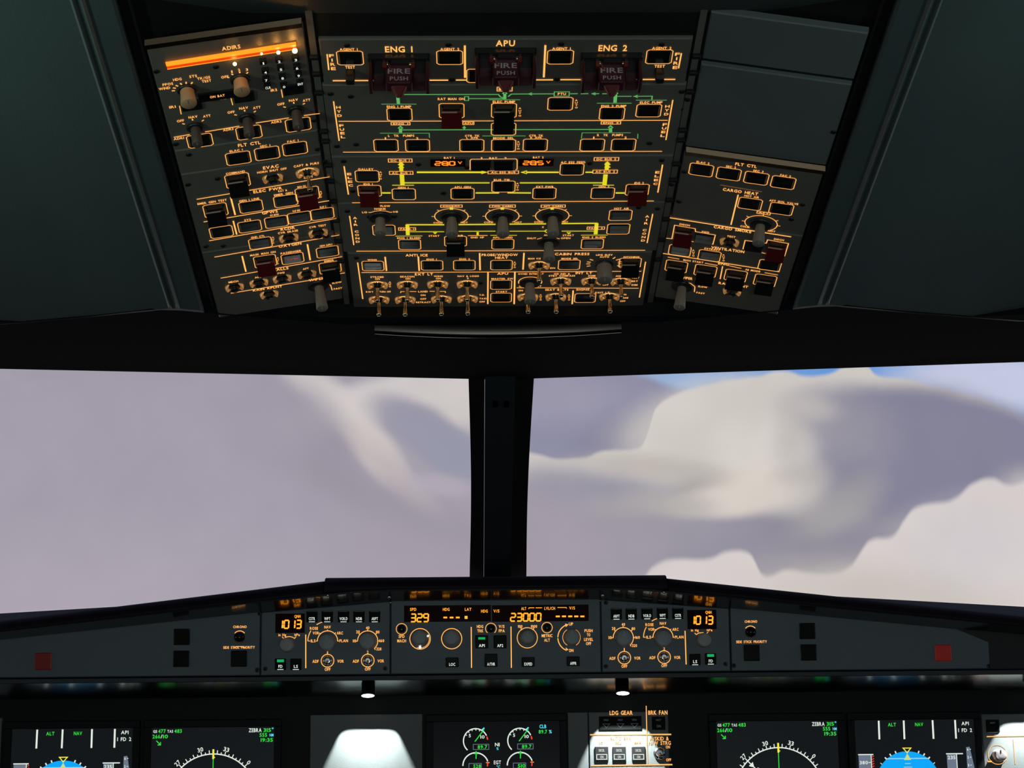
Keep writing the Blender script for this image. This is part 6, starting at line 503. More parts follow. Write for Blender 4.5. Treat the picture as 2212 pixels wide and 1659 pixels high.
            inst('brk', 'push_button', lambda: MB().box(0,0,-.0014,w,h,.006,'guard_black',b=.0008).build('push_button'), e, loc)
            q.glyphs('DECEL', x, y+.0048, .0082, .0036, .0019, 'W'); q.ribbon([(x-.0072,y-.0075),(x+.0072,y-.0075),(x+.0072,y-.001),(x-.0072,y-.001),(x-.0072,y-.0075)], .0011, .0019, 'W'); q.glyphs('ON', x, y-.0042, .0046, .0036, .0019, 'W')
    if scr.v: scr.build('digits', e)
    if d.get('E'):
        (ax, ay), (bx, by) = [(a*mm, b*mm) for a, b in d['E']]; a = Vector((ax, ay)); b = Vector((bx, by)); u = (b-a).normalized(); n = Vector((-u.y, u.x))
        g = MB()
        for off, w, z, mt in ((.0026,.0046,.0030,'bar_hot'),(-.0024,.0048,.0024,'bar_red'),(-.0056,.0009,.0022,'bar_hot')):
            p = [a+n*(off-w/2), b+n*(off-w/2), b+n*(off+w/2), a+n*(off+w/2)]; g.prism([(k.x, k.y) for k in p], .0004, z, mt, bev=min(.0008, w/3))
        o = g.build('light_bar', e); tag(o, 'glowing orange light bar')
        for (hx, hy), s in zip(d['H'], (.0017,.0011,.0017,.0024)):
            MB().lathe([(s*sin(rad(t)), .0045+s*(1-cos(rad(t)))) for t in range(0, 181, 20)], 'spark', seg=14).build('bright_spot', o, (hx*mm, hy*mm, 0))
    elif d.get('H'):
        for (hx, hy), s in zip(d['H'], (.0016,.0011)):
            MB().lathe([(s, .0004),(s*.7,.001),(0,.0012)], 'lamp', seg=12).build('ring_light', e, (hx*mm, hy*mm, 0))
    if q.v:
        if d['fr'] in ('OC','OL','OR'): nm = 'lettering'
        else: nm = 'lettering'
        o = q.build(nm, e); tag(o, 'amber backlit lettering and lines')
    return e
for d in PANELS: build_panel(d)
# ------------------------------------------------------------------ display units on the main panel
def screen(name, label, u0, u1, v0, v1, draw):
    o = bpy.data.objects
    M4 = FR['MI'] @ Matrix.Translation(((u0+u1)/2*mm, (v0+v1)/2*mm, 0)); e = empty('display_unit', M4, label, 'display', 'display units on the main panel')
    W, H = (u1-u0)*mm, (v1-v0)*mm; b = .010
    mb = MB()
    for x0, x1, y0, y1 in ((-W/2-b, W/2+b, H/2, H/2+b), (-W/2-b, W/2+b, -H/2-b, -H/2), (-W/2-b, -W/2, -H/2, H/2), (W/2, W/2+b, -H/2, H/2)):
        mb.prism([(x0,y0),(x1,y0),(x1,y1),(x0,y1)], -.003, .0045, 'board', bev=.0008)
    mb.build('bezel', e); MB().box(0,0,-.001,W,H,.002,'screen_dim' if 'engine' in label else 'screen').build('screen', e)
    g = MB(); g.T = lambda t,x,y,w,h,c,rot=0: g.glyphs(t, x*mm-W/2, H/2-y*mm, w*mm, h*mm, .0008, c, rot)
    g.L = lambda pts,w,c,z=.0006: g.ribbon([(x*mm-W/2, H/2-y*mm) for x,y in pts], w*mm, z, c)
    g.R = lambda x,y,w,h,c,z=.0004: g.add([(x*mm-W/2,H/2-(y+h)*mm,z),((x+w)*mm-W/2,H/2-(y+h)*mm,z),((x+w)*mm-W/2,H/2-y*mm,z),(x*mm-W/2,H/2-y*mm,z)],[(0,1,2,3)],c)
    g.Pg = lambda pts,c,z=.0005: g.add([(x*mm-W/2, H/2-y*mm, z) for x,y in pts],[tuple(range(len(pts)))],c)
    draw(g); g.build('symbology', e); return e
k = .661   # mm per photograph pixel at the main panel
def pfd(g):
    for x in (35, 70.5, 111.5, 143.5): g.L([(x,1),(x-.3 if x < 100 else x,27)], 2.5, 'W')
    g.T('ALT',53.5,6.5,11.5,5,'g'); g.T('NAV',92,6.5,11.5,5,'g'); g.T('AP1',157.5,5.8,10.5,5,'W'); g.T('1 FD 2',157,15.2,19.5,5.2,'W')
    cx, cy, R = 73, 90, 46
    g.Pg([(cx+R*cos(rad(a)), cy-R*sin(rad(a))) for a in range(0,181,5)],'b'); g.Pg([(cx+R*cos(rad(a)), cy+R*sin(rad(a))) for a in range(180,-1,-5)],'br')
    g.L([(44,54),(102,54)],1.3,'lb',.0007); g.Pg([(68,56),(78,56),(73,47)],'yg',.0009)
    g.L([(67.5,39.5),(78.5,39.5),(73,46),(67.5,39.5)],1.3,'y',.001)
    for a in (50,60,70,110,120,130): g.L([(cx+(R+0)*cos(rad(a)), cy-(R+0)*sin(rad(a))),(cx+(R+3.4)*cos(rad(a)), cy-(R+3.4)*sin(rad(a)))],1.8,'W')
    for a in (38,142): g.L([(cx+R*cos(rad(a)), cy-R*sin(rad(a))),(cx+(R+3)*cos(rad(a)), cy-(R+3)*sin(rad(a)))],1,'W')
    g.L([(69,61),(77,61)],.9,'lb',.0008); g.L([(67,66),(79,66)],.9,'lb',.0008); g.L([(70,71),(76,71)],.9,'lb',.0008); g.L([(73,72),(73,78)],1,'g',.0009)
    g.R(4,49,17,80,'gy'); g.L([(3.5,48),(25,48)],1.5,'W'); g.L([(21.8,48),(21.8,130)],1.2,'W'); g.T('380',11,59,11.5,4.8,'W'); g.L([(17.5,59),(21,59)],1,'W')
    for i in range(9): g.L([(22.8,51.5+i*3.4),(25.6,50+i*3.4)],1.3,'r')
    g.R(129,49,13.5,80,'gy'); g.L([(128,48),(152,48)],1.5,'W'); g.L([(142.8,48),(142.8,130)],1.2,'W'); g.T('235',135.5,53,11,5,'W')
    g.Pg([(157,39),(162,38.5),(167,66),(167,110),(162,120),(157,120)],'gy')
    for t,y in (('6',42),('2',53),('1',64)): g.T(t,159,y,2,3.6,'W'); g.L([(161.5,y),(163.5,y)],.9,'W')
def nd(sym):
    def f(g):
        cx, cy, R = 87, 99, 62
        n = 90; g.L([(cx+R*sin(2*pi*i/n), cy-R*cos(2*pi*i/n)) for i in range(n+1)],1.6,'W')
        for i in range(-24,25):
            a = rad(i*5); l = 5.2 if i%2 else 3.0
            if i%2: l = 5.2
            g.L([(cx+R*sin(a), cy-R*cos(a)),(cx+(R+l)*sin(a), cy-(R+l)*cos(a))],1.2,'W')
        for t,a in (('30',-15),('33',15),('27',-45),('0',45),('24',-75),('3',75)):
            r = rad(a); g.T(t, cx+(R+8.5)*sin(r), cy-(R+8.5)*cos(r), 8 if len(t) == 2 else 4, 6, 'W', -r)
        for i in range(-14,15,2):
            a, b = rad(i*6.2-3.1), rad(i*6.2+3.4); g.L([(cx+R*.52*sin(a), cy-R*.52*cos(a)),(cx+R*.52*sin((a+b)/2), cy-R*.52*cos((a+b)/2)),(cx+R*.52*sin(b), cy-R*.52*cos(b))],1.5,'W')
        g.L([(cx,32),(cx,100)],1.1,'g',.0007); g.L([(cx,30.5),(cx,44)],2.6,'y',.0009); g.L([(cx-1,40),(cx+2.5,42)],1.2,'y',.001)
        g.T('GS',5,5,5.5,3.9,'W'); g.T('477',14.5,4.7,10.5,5.2,'g'); g.T('TAS',26,5,8,3.9,'W'); g.T('483',37,4.7,10.5,5.2,'g')
        g.T('266',6.8,12,10.5,5.2,'g'); g.T('/',14,12,2.6,5.2,'W'); g.T('10',19.5,12,7,5.2,'g'); g.L([(7,18),(12.5,23.5)],1.2,'g'); g.L([(12.8,19.8),(12.8,23.8),(8.8,23.8)],1.2,'g')
        g.T('ZEBRA',145,4.5,18,5.5,'W'); g.T('315',162,4.5,10.5,5.2,'g'); g.T('°',169.5,3.8,2.5,4.8,'c'); g.T('555',156.5,11.2,10.5,5.2,'g'); g.T('NM',168,11.5,5.5,4,'c'); g.T('19:35',161.5,18.2,17,5.2,'g')
        if sym:                                             # bearing pointer with its double shaft
            a = rad(-45); d = (sin(a), -cos(a)); n_ = (-d[1], d[0]); P = lambda r, s: (cx+d[0]*r+n_[0]*s, cy+d[1]*r+n_[1]*s)
            g.L([P(R,0),P(56,0)],1.4,'W'); g.Pg([P(56,4),P(56,-4),P(49,0)],'W'); g.L([P(50,0),P(45,0)],1.4,'W'); g.L([P(45,3.4),P(45,-3.4)],1.2,'W')
            for s in (-3.4,0,3.4): g.L([P(45,s),P(32,s)],1.2,'W')
            g.L([P(32,3.4),P(32,-3.4)],1.2,'W')
    return f
def ewd(g):
    for i, (n1, eg) in enumerate((('89.7','528'),('89.7','510'))):
        o = i*62.3; cx, cy, R = 59.5+o, 26.5, 17
        g.L([(cx+R*cos(rad(a)), cy-R*sin(rad(a))) for a in range(228,18,-7)],1.6,'W'); g.L([(cx+R*cos(rad(a)), cy-R*sin(rad(a))) for a in (20,12,5)],2,'r')
        for a in (148,128,108,88,68): g.L([(cx+R*cos(rad(a)), cy-R*sin(rad(a))),(cx+(R-2.6)*cos(rad(a)), cy-(R-2.6)*sin(rad(a)))],1.1,'W')
        g.L([(cx-1,cy+1),(cx+12,cy-15.5)],1.3,'g',.0008); g.L([(cx+9,cy-15),(cx+12.6,cy-18)],1.8,'c',.0009)
        g.T('5',cx-8,cy-7.5,3,4.6,'W'); g.T('10',cx+9.8,cy-5.5,6,4.6,'W'); g.L([(cx-3.2,cy+4.8),(cx+18.6,cy+4.8),(cx+18.6,cy+12),(cx-3.2,cy+12),(cx-3.2,cy+4.8)],.8,'gy'); g.T(n1,cx+9.6,cy+8.4,13.5,5,'g')
        cy2 = cy+34.5; R2 = 18; g.L([(cx+R2*cos(rad(a)), cy2-R2*sin(rad(a))) for a in range(180,19,-8)],1.7,'W')
        g.L([(cx+.5,cy2-9.5),(cx+.8,cy2-18.5)],1.3,'g',.0008); g.L([(cx-1.6,cy2-16),(cx+.6,cy2-19.5),(cx+2.8,cy2-16)],1.1,'g',.0009)
        g.L([(cx+14.5,cy2-4.2),(cx+19.5,cy2-4.2)],1.2,'o'); g.L([(cx+17,cy2-5.5),(cx+16.4,cy2+1)],1.8,'r'); 
        g.L([(cx-9.5,cy2-3.2),(cx+8,cy2-3.2),(cx+8,cy2+4),(cx-9.5,cy2+4),(cx-9.5,cy2-3.2)],.8,'gy'); g.T(eg,cx+2,cy2+.5,10.5,5,'g')
    g.T('N1',90,31.8,6.5,5,'W'); g.T('%',90.3,37.5,3,3.6,'c'); g.T('EGT',90,56.5,10,5.2,'W'); g.T('°C',91.2,62.8,5,4.2,'c')
    g.T('CLB',154.5,7.2,9.5,5.2,'c'); g.T('89.7',154.5,14.5,12,5.2,'g'); g.T('%',165,14.5,4,4.8,'c')
V1 = 30; V0 = -140
screen('', 'far left flight display with blue half disc and speed tape', -680+1, -510, V0, V1, pfd)
screen('', 'left compass display with plain rose and no bearing pointer', -484, -312, V0, V1, nd(False))
screen('', 'centre engine display with two pairs of white arc gauges', -89, 89, V0, 34, ewd)
screen('', 'right compass display whose rose carries a white bearing pointer', 310, 482, V0, V1+1, nd(True))
screen('', 'right flight display with blue half disc, beside the lit knob panel', 506, 676, V0, V1+1, pfd)
# ------------------------------------------------------------------ main panel boards around the displays
def mi_plate(name, label, cat, u0, u1, v0, v1, m, n0=-.004, n1=0., kind=None):
    e = MB(); e.prism([(u0*mm,v0*mm),(u1*mm,v0*mm),(u1*mm,v1*mm),(u0*mm,v1*mm)], n0, n1, m, bev=.0008)
    o = e.build(name); o.matrix_world = FR['MI']; return tag(o, label, cat, 'plain panel inserts' if 'insert' in name else None, kind)
mi_plate('main_instrument_panel', 'near-black main instrument board behind the displays, below the glareshield', 'instrument panel', -820, 820, -240, 76, 'board', -.02, -.0105)
mi_plate('plain_panel_insert', 'plain grey panel turned white by the left light pool', 'panel', -262, -104, -120, 46, 'mip', -.0095, -.001)
mi_plate('plain_panel_insert', 'narrow grey strip between the engine display and the landing gear panel', 'panel', 100.5, 129.4, -120, 46, 'mip', -.0095, -.001)
mi_plate('plain_panel_insert', 'grey panel strip at the far lower left, lit along its edge', 'panel', -800, -694, -120, 46, 'mip', -.0095, -.001)
# ------------------------------------------------------------------ map lights below the glareshield, each with its own light aperture
def map_light(u, top, half, slope, label, power, lens=True):
    """board coordinates in mm: pool top edge, half width there, flare per mm downwards"""
    M4 = FR['MI'] @ Matrix.Translation((u*mm, 0, 0)); e = empty('map_light', M4, label, 'lamp', 'map lights below the glareshield')
    Lv, Ln, Bv = 78., 30., 68.
    pool = [(-half*.68, top), (half*.68, top), (half*.90, top-1.6), (half*1.0, top-5.), (half*1.05, top-9)]
    pool = [(-half*.68, top), (half*.68, top), (half*.88, top-1.8), (half*1.0, top-6)]
    for dv in (30, 60, 110, 190): pool.append((half+slope*(dv-6), top-dv))
    left = [(-x, y) for x, y in pool[2:]][::-1]; pts = left+pool[:2]+pool[2:]
    hole = []
    for du, v in pts:
        t = (Lv-Bv)/(Lv-v); hole.append((du*t*mm, Ln*(1-t)*mm))
    # baffle plate with the light opening, then cheeks, back and roof
    mb = MB(); W = .0088; y0 = .014; y = Bv*mm; yt = .088; zf = Ln*mm+.003
    rt = [h for h in hole if h[0] > 0]; rt = sorted(rt, key=lambda h: h[1]); ntop = rt[0][1]; nend = rt[-1][1]
    mb.add([(-W,y,y0),(W,y,y0),(W,y,ntop),(-W,y,ntop)], [(0,1,2,3)], 'void')
    mb.add([(-W,y,nend),(W,y,nend),(W,y,zf),(-W,y,zf)], [(0,1,2,3)], 'void')
    for a_, b_ in zip(rt, rt[1:]):
        for s_ in (-1, 1): mb.add([(s_*a_[0],y,a_[1]),(s_*W,y,a_[1]),(s_*W,y,b_[1]),(s_*b_[0],y,b_[1])], [(0,1,2,3)], 'void')
    for sx in (-1, 1): mb.add([(sx*W,y,y0),(sx*W,y,zf),(sx*W,yt,zf),(sx*W,yt,y0)], [(0,1,2,3)], 'void')
    mb.add([(-W,y,y0),(W,y,y0),(W,yt,y0),(-W,yt,y0)], [(0,1,2,3)], 'void')
    mb.add([(-W,y,zf),(W,y,zf),(W,yt,zf),(-W,yt,zf)], [(0,1,2,3)], 'void')
    mb.add([(-W,yt,y0),(W,yt,y0),(W,yt,zf),(-W,yt,zf)], [(0,1,2,3)], 'void')
    mb.build('lamp_housing', e)
    if lens:
        g = MB(); g.lathe([(.0090,.0),(.0085,-.0012),(.0055,-.0020),(0,-.0022)], 'lamp', seg=24); 
        o = g.build('lens', e, (0, Bv*mm+.0012, zf+.0010)); o.scale = (1, .28, -1); tag(o, 'white glowing lamp lens')
    d = bpy.data.lights.new('map_light_bulb', 'SPOT'); d.energy = power; d.color = (.93,1,1); d.shadow_soft_size = .0004; d.spot_size = rad(118); d.spot_blend = 1.0
    o = bpy.data.objects.new('bulb', d); C.objects.link(o); o.parent = e; o.location = (0, Lv*mm, Ln*mm)
    # spots shine along -z of the object: aim down the board and a little towards it
    o.rotation_euler = Vector((0, -1, -.05)).to_track_quat('-Z', 'Y').to_euler()
map_light(-179.4, 24.5, 40.5, .45, 'small map light over the plain panel left of the engine display', 12.0)
map_light(177.0, 20.5, 40.0, .45, 'small map light shining down on the landing gear panel', 12.0)
map_light(757.0, 23.0, 46.0, .60, 'map light over the round knob panel at the far right', 11.0)
map_light(-757.0, 12.0, 22.0, .45, 'map light at the far left edge below the glareshield', 3.0)
# ------------------------------------------------------------------ glareshield
def sweep(name, xs, prof, m, label, cat, smooth=True, kind=None):
    """prof(x) -> list of (y, z) in camera-height coordinates"""
    mb = MB(); rows = [[(x, y, z+Z0) for y, z in prof(x)] for x in xs]; n = len(rows[0])
    vs = [p for r in rows for p in r]; fs = []
    for i in range(len(rows)-1):
        for j in range(n): a = j; b = (j+1)%n; fs.append((i*n+a, i*n+b, (i+1)*n+b, (i+1)*n+a))
    fs += [tuple(range(n))[::-1], tuple(range((len(rows)-1)*n, len(rows)*n))]
    mb.add(vs, fs, m, smooth); o = mb.build(name); 
    if smooth: o.data.polygons.foreach_set('use_smooth', [len(p.vertices) == 4 for p in o.data.polygons])
    return tag(o, label, cat, None, kind)
ge = empty('glareshield', Matrix.Translation((0,2.99,Z0-.05)), 'dark glareshield box carrying the row of lit control panels', 'glareshield')
def gpart(*a, **k):
    o = sweep(*a, **k); o.parent = ge; o.matrix_parent_inverse = ge.matrix_world.inverted()
    for q in ('label','category'):
        if q in o: del o[q]
    return o
def pad_top(x):
    a = abs(x); return .0355 if a < .2385 else .031-(a-.2385)*.1135
def fc_top(x):
    a = abs(x)
    return .006 if a <= .1487 else (.006-(a-.1487)*.0776 if a < .33 else -.008-(a-.33)*.0985)
def pad(x):
    t = pad_top(x); b = fc_top(x)-.0005; h = t-b
    return [(3.02,t+.002),(2.93,t+.0015),(2.915,t-.0005),(2.905,t-.005),(2.900,t-.011),(2.899,t-h*.45),(2.903,t-h*.58),(2.944,b),(2.958,b),(2.958,b+.004),(3.02,b+.006)]
L3 = lambda a, b, n: [a+(b-a)*i/n for i in range(n+1)]
sweep('glareshield_pad', L3(-.2375,.2380,12), pad, 'leather', 'centre padded glareshield roll above the readouts 329 and 23000', 'glareshield')
sweep('glareshield_pad', L3(-.84,-.2393,12), pad, 'leather', 'left padded glareshield roll sloping down towards the left edge', 'glareshield')
sweep('glareshield_pad', L3(.2398,.86,12), pad, 'leather', 'right padded glareshield roll sloping down towards the right edge', 'glareshield')
def lipf(x):
    b = fc_top(x)-.0005; t = pad_top(x); h = t-b
    return [(2.9005,t-h*.52),(2.9012,t-h*.60),(2.942,b-.0012),(2.944,b-.0003)]
gpart('reflecting_lip', L3(-.84,.86,34), lipf, 'lip', 'glossy dark strip under the padded roll reflecting the orange digits', 'trim strip', smooth=False)
gpart('top_deck', L3(-.9,.9,2), lambda x: [(3.02,pad_top(x)+.001),(3.42,.030-abs(x)*.05),(3.42,.02-abs(x)*.05),(3.02,pad_top(x)-.02)], 'leather', 'dark top deck of the glareshield reaching to the windscreen', 'glareshield', smooth=False)
gpart('lower_rail', L3(-.84,.86,4), lambda x: [(2.9425,-.1000),(2.9455,-.0995),(2.952,-.0995),(2.952,-.1058),(2.947,-.1062),(2.9418,-.1055)], 'post', 'thin dark rail along the bottom edge of the glareshield panels', 'rail', smooth=False)
gpart('underside', L3(-.84,.86,4), lambda x: [(2.9480,-.1064),(2.9757,-.1292),(2.978,-.1282),(2.978,-.10),(2.950,-.10)], 'under', 'glossy sloping underside of the glareshield mirroring the displays', 'trim strip', smooth=False)
gpart('housing', L3(-.84,.86,4), lambda x: [(2.960,-.0985),(2.960,fc_top(x)-.001),(3.02,fc_top(x)+.004),(3.02,-.10)], 'black', 'black box of the glareshield behind its instrument panels', 'glareshield', smooth=False)
for x, y, z in ((-.1478,2.9015,.0095),(.1478,2.9015,.0095),(-.233,2.9015,.0128),(.233,2.9015,.0128)):
    o = MB().lathe([(.0022,0),(.0022,.0008),(.0012,.0016),(0,.0016)],'steel',seg=14).build('screw'); o.location = (x,y+.001,z+Z0); o.rotation_euler = (rad(95),0,0)
    tag(o, {(-.1478):'steel screw in the glareshield lip above the left end of the 329 panel',.1478:'steel screw in the glareshield lip above the right end of the 23000 panel',(-.233):'steel screw in the lip below the left notch of the padded roll',.233:'steel screw in the lip below the right notch of the padded roll'}[x], 'screw')
for o in bpy.data.objects:
    if o.name.startswith('glareshield_pad'): o['group'] = 'padded glareshield rolls'
    if o.name.startswith('screw') and o.parent is None: o['group'] = 'screws in the glareshield lip'
# ------------------------------------------------------------------ windscreen: post, header, glass
def quad_prism(mb, P, Q, m):        # two rings of points joined
    n = len(P); mb.add(list(P)+list(Q), [tuple(range(n))[::-1], tuple(range(n,2*n))]+[(i,(i+1)%n,(i+1)%n+n,i+n) for i in range(n)], m)
pt = lambda y: .3165+(y-2.95)*(-.2755/.47)           # height of the sloped post axis
pe = empty('windscreen_post', Matrix.Translation((.010, 3.18, Z0+.18)), 'dark sloping centre post between the two windscreens', 'pillar')
def along(xf, depth0, depth1, m, name, label=None):
    mb = MB(); ys = [2.90+.58*i/14 for i in range(15)]; rows = []
    for y in ys:
        x0, x1 = xf((y-2.95)/.47); z = pt(y)
        rows.append([(x0-.010,y-3.18-depth0*.51,z-.18-depth0*.86),(x1-.010,y-3.18-depth0*.51,z-.18-depth0*.86),(x1-.010,y-3.18+depth1*.51,z-.18+depth1*.86),(x0-.010,y-3.18+depth1*.51,z-.18+depth1*.86)])
    vs = [p for r in rows for p in r]; fs = [(i*4+j, i*4+(j+1)%4, (i+1)*4+(j+1)%4, (i+1)*4+j) for i in range(14) for j in range(4)]+[(3,2,1,0),(56,57,58,59)]
    mb.add(vs, fs, m); o = mb.build(name, pe); return tag(o, label) if label else o
along(lambda t: (-.0128, .0300), .012, .006, 'post', 'inner_cover')
along(lambda t: (-.0362+.0030*sin(pi*min(1,max(0,t))), -.0132), .003, .012, 'rubber', 'rubber_seal')
along(lambda t: (.0304, .0568-.0030*sin(pi*min(1,max(0,t)))), .003, .012, 'rubber', 'rubber_seal')
mb = MB()
for (y, dx) in ((2.985,-.008),(2.985,.008)):
    z = pt(y); mb.box(dx,y-3.18-.0065,z-.18-.0102,.007,.010,.012,'void',b=.001)
mb.build('vent_slot', pe)
# header: fascia from the overhead console forward and down to the window heads
CP = [(.1610,-.010),(.1610,.002),(.1640,.004),(.186,.004),(.1885,.008),(.1905,.004),(.1945,.003),(.1965,.007),(.199,.003),(.24,-.006),(.30,-.021),(.38,-.038),(.45,-.052),(.60,-.04),(.85,.10),(1.10,.30),(1.12,.28),(.85,.05),(.60,-.08),(.45,-.09),(.30,-.06),(.1610,-.03)]
HA, HB, HC = .4737, -.0533, -.0214
def droop(x):                      # ceiling depth below the centre panel plane at half-span |x|
    a = abs(x); pts = [(0,0),(.184,0)]+[(.184+u*cos(R9)-k*sin(R9), u*sin(R9)+k*cos(R9)) for u, k in [(.16,0)]+CP[8:15]]
    for (x0,n0),(x1,n1) in zip(pts, pts[1:]):
        if a <= x1: return n0+(n1-n0)*(a-x0)/(x1-x0)
    return pts[-1][1]
def v_end(x, n):                   # where the ceiling line at (x, n) meets the header plane
    return (HA+HB*(2-n*sin(S))+HC*abs(x)-ZO+n*cos(S))/(sin(S)+HB*cos(S))
hx = [-1.25,-1.0,-.8,-.66,-.56,-.48,-.4,-.33,-.25,-.184,-.1,.0,.010,.02,.1,.184,.25,.33,.4,.48,.56,.70,.8,1.0,1.25]
def hdr(x):
    a = abs(x-.01); y = 2.95-.30*a; z = .3165-.0045*a
    n = droop(x); ys = min(2-v_end(x, n)*cos(S)-n*sin(S), y-.05)-.004
    zs = HA+HB*ys+HC*abs(x)
    return [(ys,zs+.12),(ys,zs),(y-.05,zs+(z-zs)*(y-.05-ys)/(y-ys)+.001),(y,z),(y+.02,z+.003),(y+.03,z+.12)]
sweep('wall_front', hx, hdr, 'header', None, None, smooth=False, kind='structure')
mb = MB()
for sx in (-1, 1):
    a = [(.012*sx+.010, 2.957, .3185), (sx*1.2, 2.60, .3135), (sx*1.2, 3.10, -.03), (.012*sx+.010, 3.43, .030)]
    q = MB(); P = [(x,y,z+Z0) for x,y,z in a]; Q = [(x,y+.010,z+Z0+.004) for x,y,z in a]; quad_prism(q, P, Q, 'gl')
    o = q.build('window_1' if sx < 0 else 'window_2'); tag(o, kind='structure')
o = MB().box(0,0,0,.006,.0010,.0045,'steel').build('trim_5'); o.location = (.0045,2.945,.3205+Z0); o.rotation_euler=(0,rad(35),0); tag(o, kind='structure')
# ------------------------------------------------------------------ overhead console frame and ceiling
def ext(name, pts, t0, t1, m, parent=None, kind=None, label=None, cat=None):
    """pts: list of (u, n) in the centre frame, metres; swept along the console slope from t0 to t1 (v coordinates)"""
    mb = MB(); n = len(pts); vs = [(u,t0,k) for u,k in pts]+[(u,t1,k) for u,k in pts]
    fs = [(i,(i+1)%n,(i+1)%n+n,i+n) for i in range(n)]+[tuple(range(n))[::-1], tuple(range(n,2*n))]
    mb.add(vs, fs, m); o = mb.build(name); o.matrix_world = FR['OC']; return tag(o, label, cat, None, kind)
def sl(u, side, lift=0.):      # point on the side panel plane, u from the hinge
    return (side*(.184+u*cos(R9)+lift*sin(R9)*-1), u*sin(R9)+lift*cos(R9))
ce = empty('overhead_console', FR['OC'].copy(), 'dark overhead console tray framing all the amber lit panels', 'console')
def part_ext(name, pts, t0, t1, m):
    mb = MB(); n = len(pts); vs = [(u,t0,k) for u,k in pts]+[(u,t1,k) for u,k in pts]
    fs = [(i,(i+1)%n,(i+1)%n+n,i+n) for i in range(n)]+[tuple(range(n))[::-1], tuple(range(n,2*n))]
    mb.add(vs, fs, m); return mb.build(name, ce)
T0, T1 = -.530, .30
for s in (-1, 1):
    part_ext('rail', [(s*.1768,-.006),(s*.1832,-.006),(s*.1832,-.0015),(s*.1768,-.0015)], -.47, T1, 'plate')
    a = [sl(.149,s,-.030), sl(.149,s,-.004), sl(.1515,s,-.004), sl(.1515,s,-.030)]
    part_ext('side_rail', a, -.46, T1, 'black')
tray = [sl(.160,-1,-.030), sl(.160,-1,-.012), (-.180,-.012), (.180,-.012), sl(.160,1,-.012), sl(.160,1,-.030)]
part_ext('back_tray', tray, -.475, T1, 'black')
# forward bezel with its glossy lip
mb = MB()
mb.prism([(-.335,-.530),(-.250,-.520),(-.172,-.546),(0,-.560),(.172,-.546),(.250,-.520),(.335,-.530),(.335,-.4475+.02-.035),(.0,-.4475-.028),(-.335,-.4475+.02-.035)], -.030, -.012, 'black')
mb.build('forward_bezel', ce)
mb = MB(); N_ = 24; vs = []
for i in range(N_+1):
    u = -.150+.300*i/N_; v = -.536-.0145*(1-(u/.150)**2)
    for dv, n_ in ((.004,-.012),(.0035,.004),(.000,.0075),(-.005,.006),(-.006,-.012)): vs.append((u, v+dv, n_))
mb.add(vs, [(i*5+k, i*5+k+1, (i+1)*5+k+1, (i+1)*5+k) for i in range(N_) for k in range(4)], 'lipm', True); mb.build('front_lip', ce)
for sx in (-1, 1):
    inst('bez', 'screw', lambda: MB().lathe([(.0042,0),(.0042,.0014),(.003,.002),(0,.002)],'gold_glow',seg=16).build('screw'), ce, (sx*.168,-.512,-.010))  # orange glint of the screw heads is glow in their material
    inst('bez', 'screw', None, ce, (sx*.187,-.497,-.010))
# fasteners along the rails
for s in (-1, 1):
    for v in (.085,.055,-.055,-.075,-.125,-.16,-.205,-.25,-.30,-.35,.02): 
        inst('fast','latch', lambda: MB().box(0,0,.001,.0085,.0055,.0035,'black',b=.001).build('latch'), ce, (s*.1800+(-s)*.0*v, v, 0))
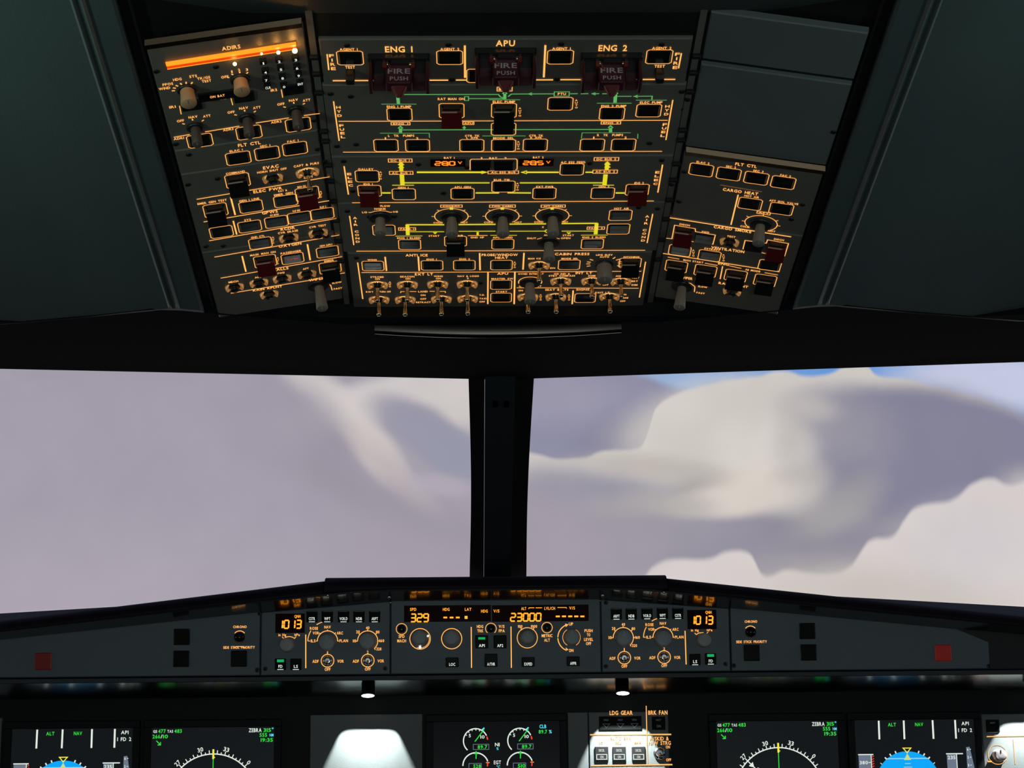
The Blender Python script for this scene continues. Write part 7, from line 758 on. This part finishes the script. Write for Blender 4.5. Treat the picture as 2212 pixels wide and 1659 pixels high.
# glossy beads between the side modules
for s, v, nm in ((1,-.0955,'bead_strip'),(-1,.1465,'bead_strip')):
    a = sl(.003,s,.0005); b = sl(.146,s,.0005); q = MB(); m4 = []
    for (px, pn) in (a, b):
        m4 += [(px,v-.0055,pn-.001),(px,v-.0035,pn+.004),(px,v+.0035,pn+.004),(px,v+.0055,pn-.001)]
    q.add(m4, [(0,1,5,4),(1,2,6,5),(2,3,7,6),(0,3,2,1),(4,5,6,7)], 'lipb', False); q.build(nm, ce)
q = MB()
a = sl(.003,1,-.004); b = sl(.146,1,-.004); q.add([(a[0],.071,a[1]),(a[0],.079,a[1]),(b[0],.079,b[1]),(b[0],.071,b[1])],[(0,1,2,3)],'black'); q.build('slot', ce)
# ceiling liner each side
for s in (-1, 1):
    P = CP
    mb = MB(); pts = [sl(u,s,k) for u,k in P]; n = len(pts); cols = ['liner','liner','liner','ridge','ridge','liner','ridge','ridge']+['liner']*20
    vs = [(u,v_end(u,k) if j < 15 else v_end(u,k)+.02,k) for j,(u,k) in enumerate(pts)]+[(u,.75,k) for u,k in pts]
    for i in range(n): mb.add([vs[i],vs[(i+1)%n],vs[(i+1)%n+n],vs[i+n]],[(0,1,2,3)],cols[i])
    mb.add(vs[:n],[tuple(range(n))],'liner'); o = mb.build('ceiling'); o.matrix_world = FR['OC']; tag(o, kind='structure')
# aft cover hanging down behind the console, its straight lower edge crosses the picture
q = MB(); q.box(-.002,1.80,.5355+.15+Z0,.7215,.26,.30,'cover'); o = q.build('ceiling_aft_cover'); tag(o, kind='structure'); o.name = 'trim_4'
# ------------------------------------------------------------------ the rest of the flight deck shell (outside the frame)
def slab(name, c, s, m):
    o = MB().box(0,0,0,*s,m).build(name); o.location = c; return tag(o, kind='structure')
slab('floor', (0,1.2,-.05), (3.2,5.4,.1), 'board'); slab('wall_back', (0,-1.35,1.2), (3.2,.1,2.6), 'liner')
slab('wall_left', (-1.45,.2,1.2), (.1,3.2,2.6), 'liner'); slab('wall_right', (1.45,.2,1.2), (.1,3.2,2.6), 'liner')
slab('ceiling', (0,.85,2.25), (3.2,4.6,.1), 'liner'); slab('wall_front', (0,3.10,1.87), (3.0,.08,.70), 'liner')
slab('wall_left', (-1.45,2.45,1.9), (.1,1.3,.7), 'liner'); slab('wall_right', (1.45,2.45,1.9), (.1,1.3,.7), 'liner')
slab('wall_left', (-1.45,2.75,.45), (.1,1.9,1.0), 'liner'); slab('wall_right', (1.45,2.75,.45), (.1,1.9,1.0), 'liner')
slab('wall_front', (0,3.48,.52), (3.0,.08,1.06), 'board')
